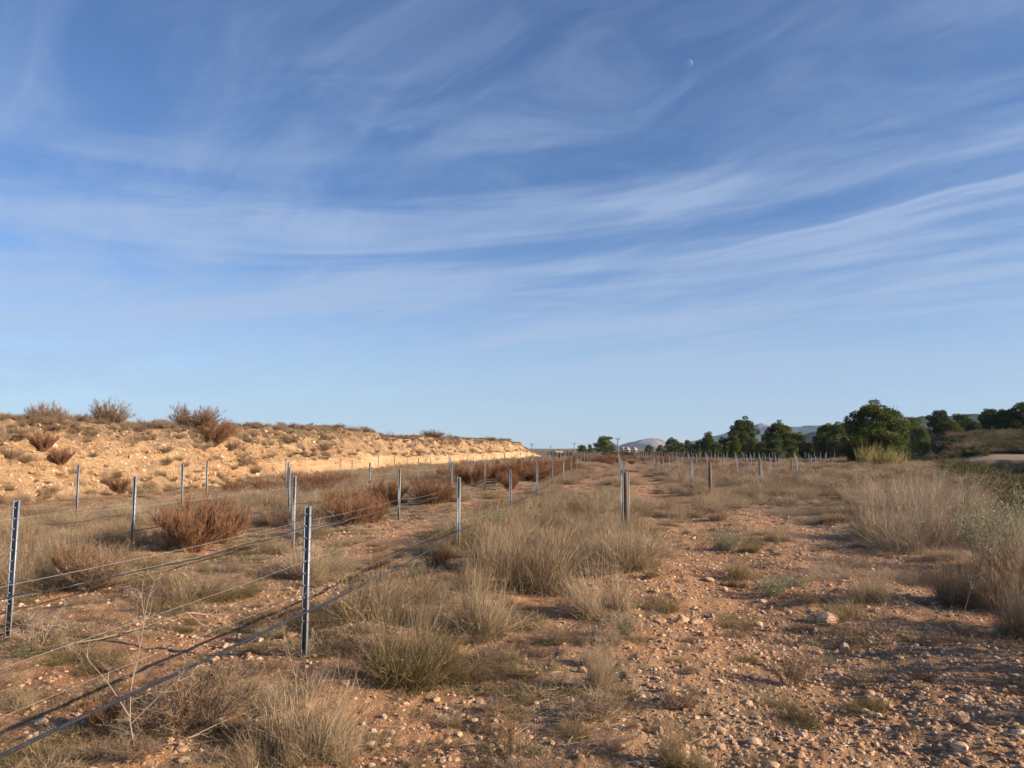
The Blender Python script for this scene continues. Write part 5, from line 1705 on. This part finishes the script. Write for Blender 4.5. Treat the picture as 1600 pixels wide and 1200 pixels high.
branch_thing(290, 1170, 'dead_branch', 'forked dead branch lying under the spreading bush', [[(-.18, -.05, .02), (0, 0, .05), (.16, .10, .11), (.25, .12, .14)]], .005, 8, 'branch')
branch_thing(815, 1100, 'stick', 'short dark stick lying on the bare soil at the lower centre', [[(0, 0, .01), (.03, .10, .03), (.09, .22, .02)]], .007, 9, 'stick', tone=0.1, depth=0)
branch_thing(465, 1105, 'dead_weed', 'thin dead stalks left of the sparse tall tuft', [[(0, 0, 0), (-.02, 0, .2), (-.08, 0, .4)], [(.05, 0, 0), (.06, 0, .15), (.04, 0, .3)]], .003, 10, 'dead weed')
branch_thing(1110, 782, 'dead_branch', 'grey dead vine branch beside the alone-standing wooden post', [[(0, 0, .0), (-.3, 0, .3), (-.5, 0, .7)], [(.1, 0, .02), (.5, 0, .15), (.9, 0, .5)]], .012, 11, 'branch')
branch_thing(1500, 1000, 'dead_weed', 'long bent dead stalks arching in the shade before the right thicket', [[(0, 0, 0), (-.15, 0, .2), (-.45, .05, .35)], [(0, 0, 0), (.05, 0, .25), (.12, 0, .45)], [(.1, 0, 0), (-.2, .1, .1), (-.55, .2, .3)]], .003, 12, 'dead weed')
# slim long stalks at the bottom left of centre, dormant vines in the right rows
rv = np.random.default_rng(51)
for k in range(26):
    row = rv.integers(1, 7); y = rv.uniform(30, 75); x = R0 + ROW * row + SL * y + rv.normal(0, .15)
    if x > edge_x(y) - 1.5 or y < row_start(row): continue
    G = Geo()
    for _ in range(3):
        p = np.array([0, 0, 0.]); pts = [p]
        for j in range(4):
            p = p + [rv.normal(0, .10), rv.normal(0, .10), .22]; pts.append(p)
        tube(G, pts, list(np.linspace(.022, .006, 5)), 5, rv.uniform(.4, .9))
    o = link('vine', set_mat(G.mesh('vine'), M['twig']), loc=(float(x), float(y), float(H(x, y))))
    tag(o, 'bare leafless grey vine beside the right-hand posts', 'vine', 'bare vines among the right rows')

# ------------------------------------------------------------------ far poles, houses, moon
def pylon(px, py_top, dist, label, arm=0.14, th=1.0):
    x = (px - 800) / 1200 * dist; y = dist; z = float(height(x, y)) - .3
    h = CAM_H + (700 - py_top) / 1200 * dist - z
    o = bpy.data.objects.new('utility_pole', None); C.objects.link(o); o.location = (x, y, z)
    G = Geo(); tube(G, [(0, 0, 0), (0, 0, h * .5), (0, 0, h)], [.28 * th, .24 * th, .18 * th], 6)
    link('pole', set_mat(G.mesh('pole'), M['pole']), parent=o)
    G = Geo(); L = h * arm
    tube(G, [(-L, 0, h * .97), (0, 0, h * .90), (L, 0, h * .97)], [.12 * th, .16 * th, .12 * th], 5)
    link('crossarm', set_mat(G.mesh('crossarm'), M['pole']), parent=o)
    for sx in (-L, 0, L):
        G = Geo(); tube(G, [(sx, 0, h * (.97 if sx else .9)), (sx, 0, h * 1.03)], [.12 * th, .08 * th], 5)
        link('insulator', set_mat(G.mesh('insulator'), M['pole']), parent=o)
    tag(o, label, 'utility pole')
M['pole'] = mat_simple('grey_pole', (0.16, 0.15, 0.14), 0.8)
pylon(965, 684, 300, 'power pole right of the lone round pine')
pylon(897, 692, 420, 'power pole on the horizon left of the lone round pine')
pylon(831, 693, 380, 'power pole just past the end of the bank')
pylon(860, 697, 520, 'short distant power pole between the bank end and the lone pine')
pylon(1397, 636, 140, 'power pole top showing above the largest pine', .07, .3)
def roofhouse(px, py, w, dist, wall, roof, label):
    x = (px - 800) / 1200 * dist; y = dist; z = float(height(x, y)) - .5
    ww = w * dist / 1200; h = CAM_H + (700 - py) / 1200 * dist - z
    o = bpy.data.objects.new('house', None); C.objects.link(o); o.location = (x, y, z); o.rotation_euler = (0, 0, .3)
    link('wall', set_mat(box_mesh('wall', -ww / 2, ww / 2, -4, 4, 0, h * .72), wall), parent=o)
    V = [(-ww / 2 - .3, -4.4, h * .72), (ww / 2 + .3, -4.4, h * .72), (ww / 2 + .3, 4.4, h * .72), (-ww / 2 - .3, 4.4, h * .72), (-ww / 2 - .3, 0, h), (ww / 2 + .3, 0, h)]
    me = mesh_np('roof', np.array(V), [np.array([(0, 1, 5, 4), (2, 3, 4, 5), (3, 2, 1, 0)]), np.array([(1, 2, 5), (3, 0, 4)])])
    link('roof', set_mat(me, roof), parent=o)
    for k in (-1, 0, 1):
        link('window', set_mat(box_mesh('window', -.5 + k * ww * .3, .5 + k * ww * .3, -4.05, -3.9, h * .3, h * .55), M['slot']), parent=o)
    tag(o, label, 'house')
M['wall_w'] = mat_simple('white_wall', (0.52, 0.47, 0.41), .9); M['roof_r'] = mat_simple('red_roof', (0.42, 0.19, 0.12), .9)
M['wall_r'] = mat_simple('reddish_wall', (0.50, 0.33, 0.25), .9)
roofhouse(979, 698.8, 5, 900, M['wall_w'], M['roof_r'], 'tiny white house with red roof at the foot of the pale hill, left one')
roofhouse(990, 699.0, 5, 900, M['wall_w'], M['roof_r'], 'tiny white house with red roof at the foot of the pale hill, right one')
roofhouse(972, 698.8, 5, 920, M['wall_r'], M['roof_r'], 'tiny reddish house just right of the power pole on the horizon')
roofhouse(868, 704.5, 12, 260, M['wall_r'], M['wall_r'], 'long low pale farm wall on the horizon right of the bank end')

def moon():
    d = pix_ray(1077, 99); d = d / np.linalg.norm(d)
    D = 20000
    r = D * math.tan(math.radians(0.25))
    import bmesh
    bm = bmesh.new(); bmesh.ops.create_uvsphere(bm, u_segments=48, v_segments=24, radius=r)
    me = bpy.data.meshes.new('moon'); bm.to_mesh(me); bm.free()
    me.polygons.foreach_set('use_smooth', np.ones(len(me.polygons), dtype=bool))
    m = bpy.data.materials.new('moon_surface'); m.use_nodes = True
    N = NT(m.node_tree)
    tr = N.n('ShaderNodeBsdfTransparent'); df = N.n('ShaderNodeBsdfDiffuse')
    tc = N.n('ShaderNodeTexCoord')
    n = N.noise(tc.outputs['Object'], 2.2 / r, 3, .5)
    N.l(N.mix(N.mr(n, .4, .6), (0.04, 0.04, 0.04), (0.09, 0.088, 0.083)), df.inputs['Color'])
    ad = N.n('ShaderNodeAddShader'); N.l(tr.outputs[0], ad.inputs[0]); N.l(df.outputs[0], ad.inputs[1])
    g = N.n('ShaderNodeNewGeometry'); mx = N.n('ShaderNodeMixShader')
    N.l(g.outputs['Backfacing'], mx.inputs[0]); N.l(ad.outputs[0], mx.inputs[1]); N.l(tr.outputs[0], mx.inputs[2])
    o = N.n('ShaderNodeOutputMaterial'); N.l(mx.outputs[0], o.inputs[0])
    ob = link('moon', set_mat(me, m), loc=tuple(CP + d * D))
    tag(ob, 'small pale half moon high in the blue sky', 'moon')
moon()

# ------------------------------------------------------------------ air
def haze():
    V = box_mesh('haze', -6400, 6400, -6400, 6400, -18, 260)
    m = bpy.data.materials.new('thin_haze'); m.use_nodes = True
    N = NT(m.node_tree)
    v = N.n('ShaderNodeVolumePrincipled')
    v.inputs['Color'].default_value = (0.42, 0.64, 1.0, 1)
    v.inputs['Density'].default_value = 0.000065
    v.inputs['Anisotropy'].default_value = 0.0
    o = N.n('ShaderNodeOutputMaterial')
    N.l(v.outputs[0], o.inputs['Volume'])
    ob = link('haze', set_mat(V, m))
    tag(ob, 'thin bluish haze over the plain', 'haze', kind='stuff')
haze()
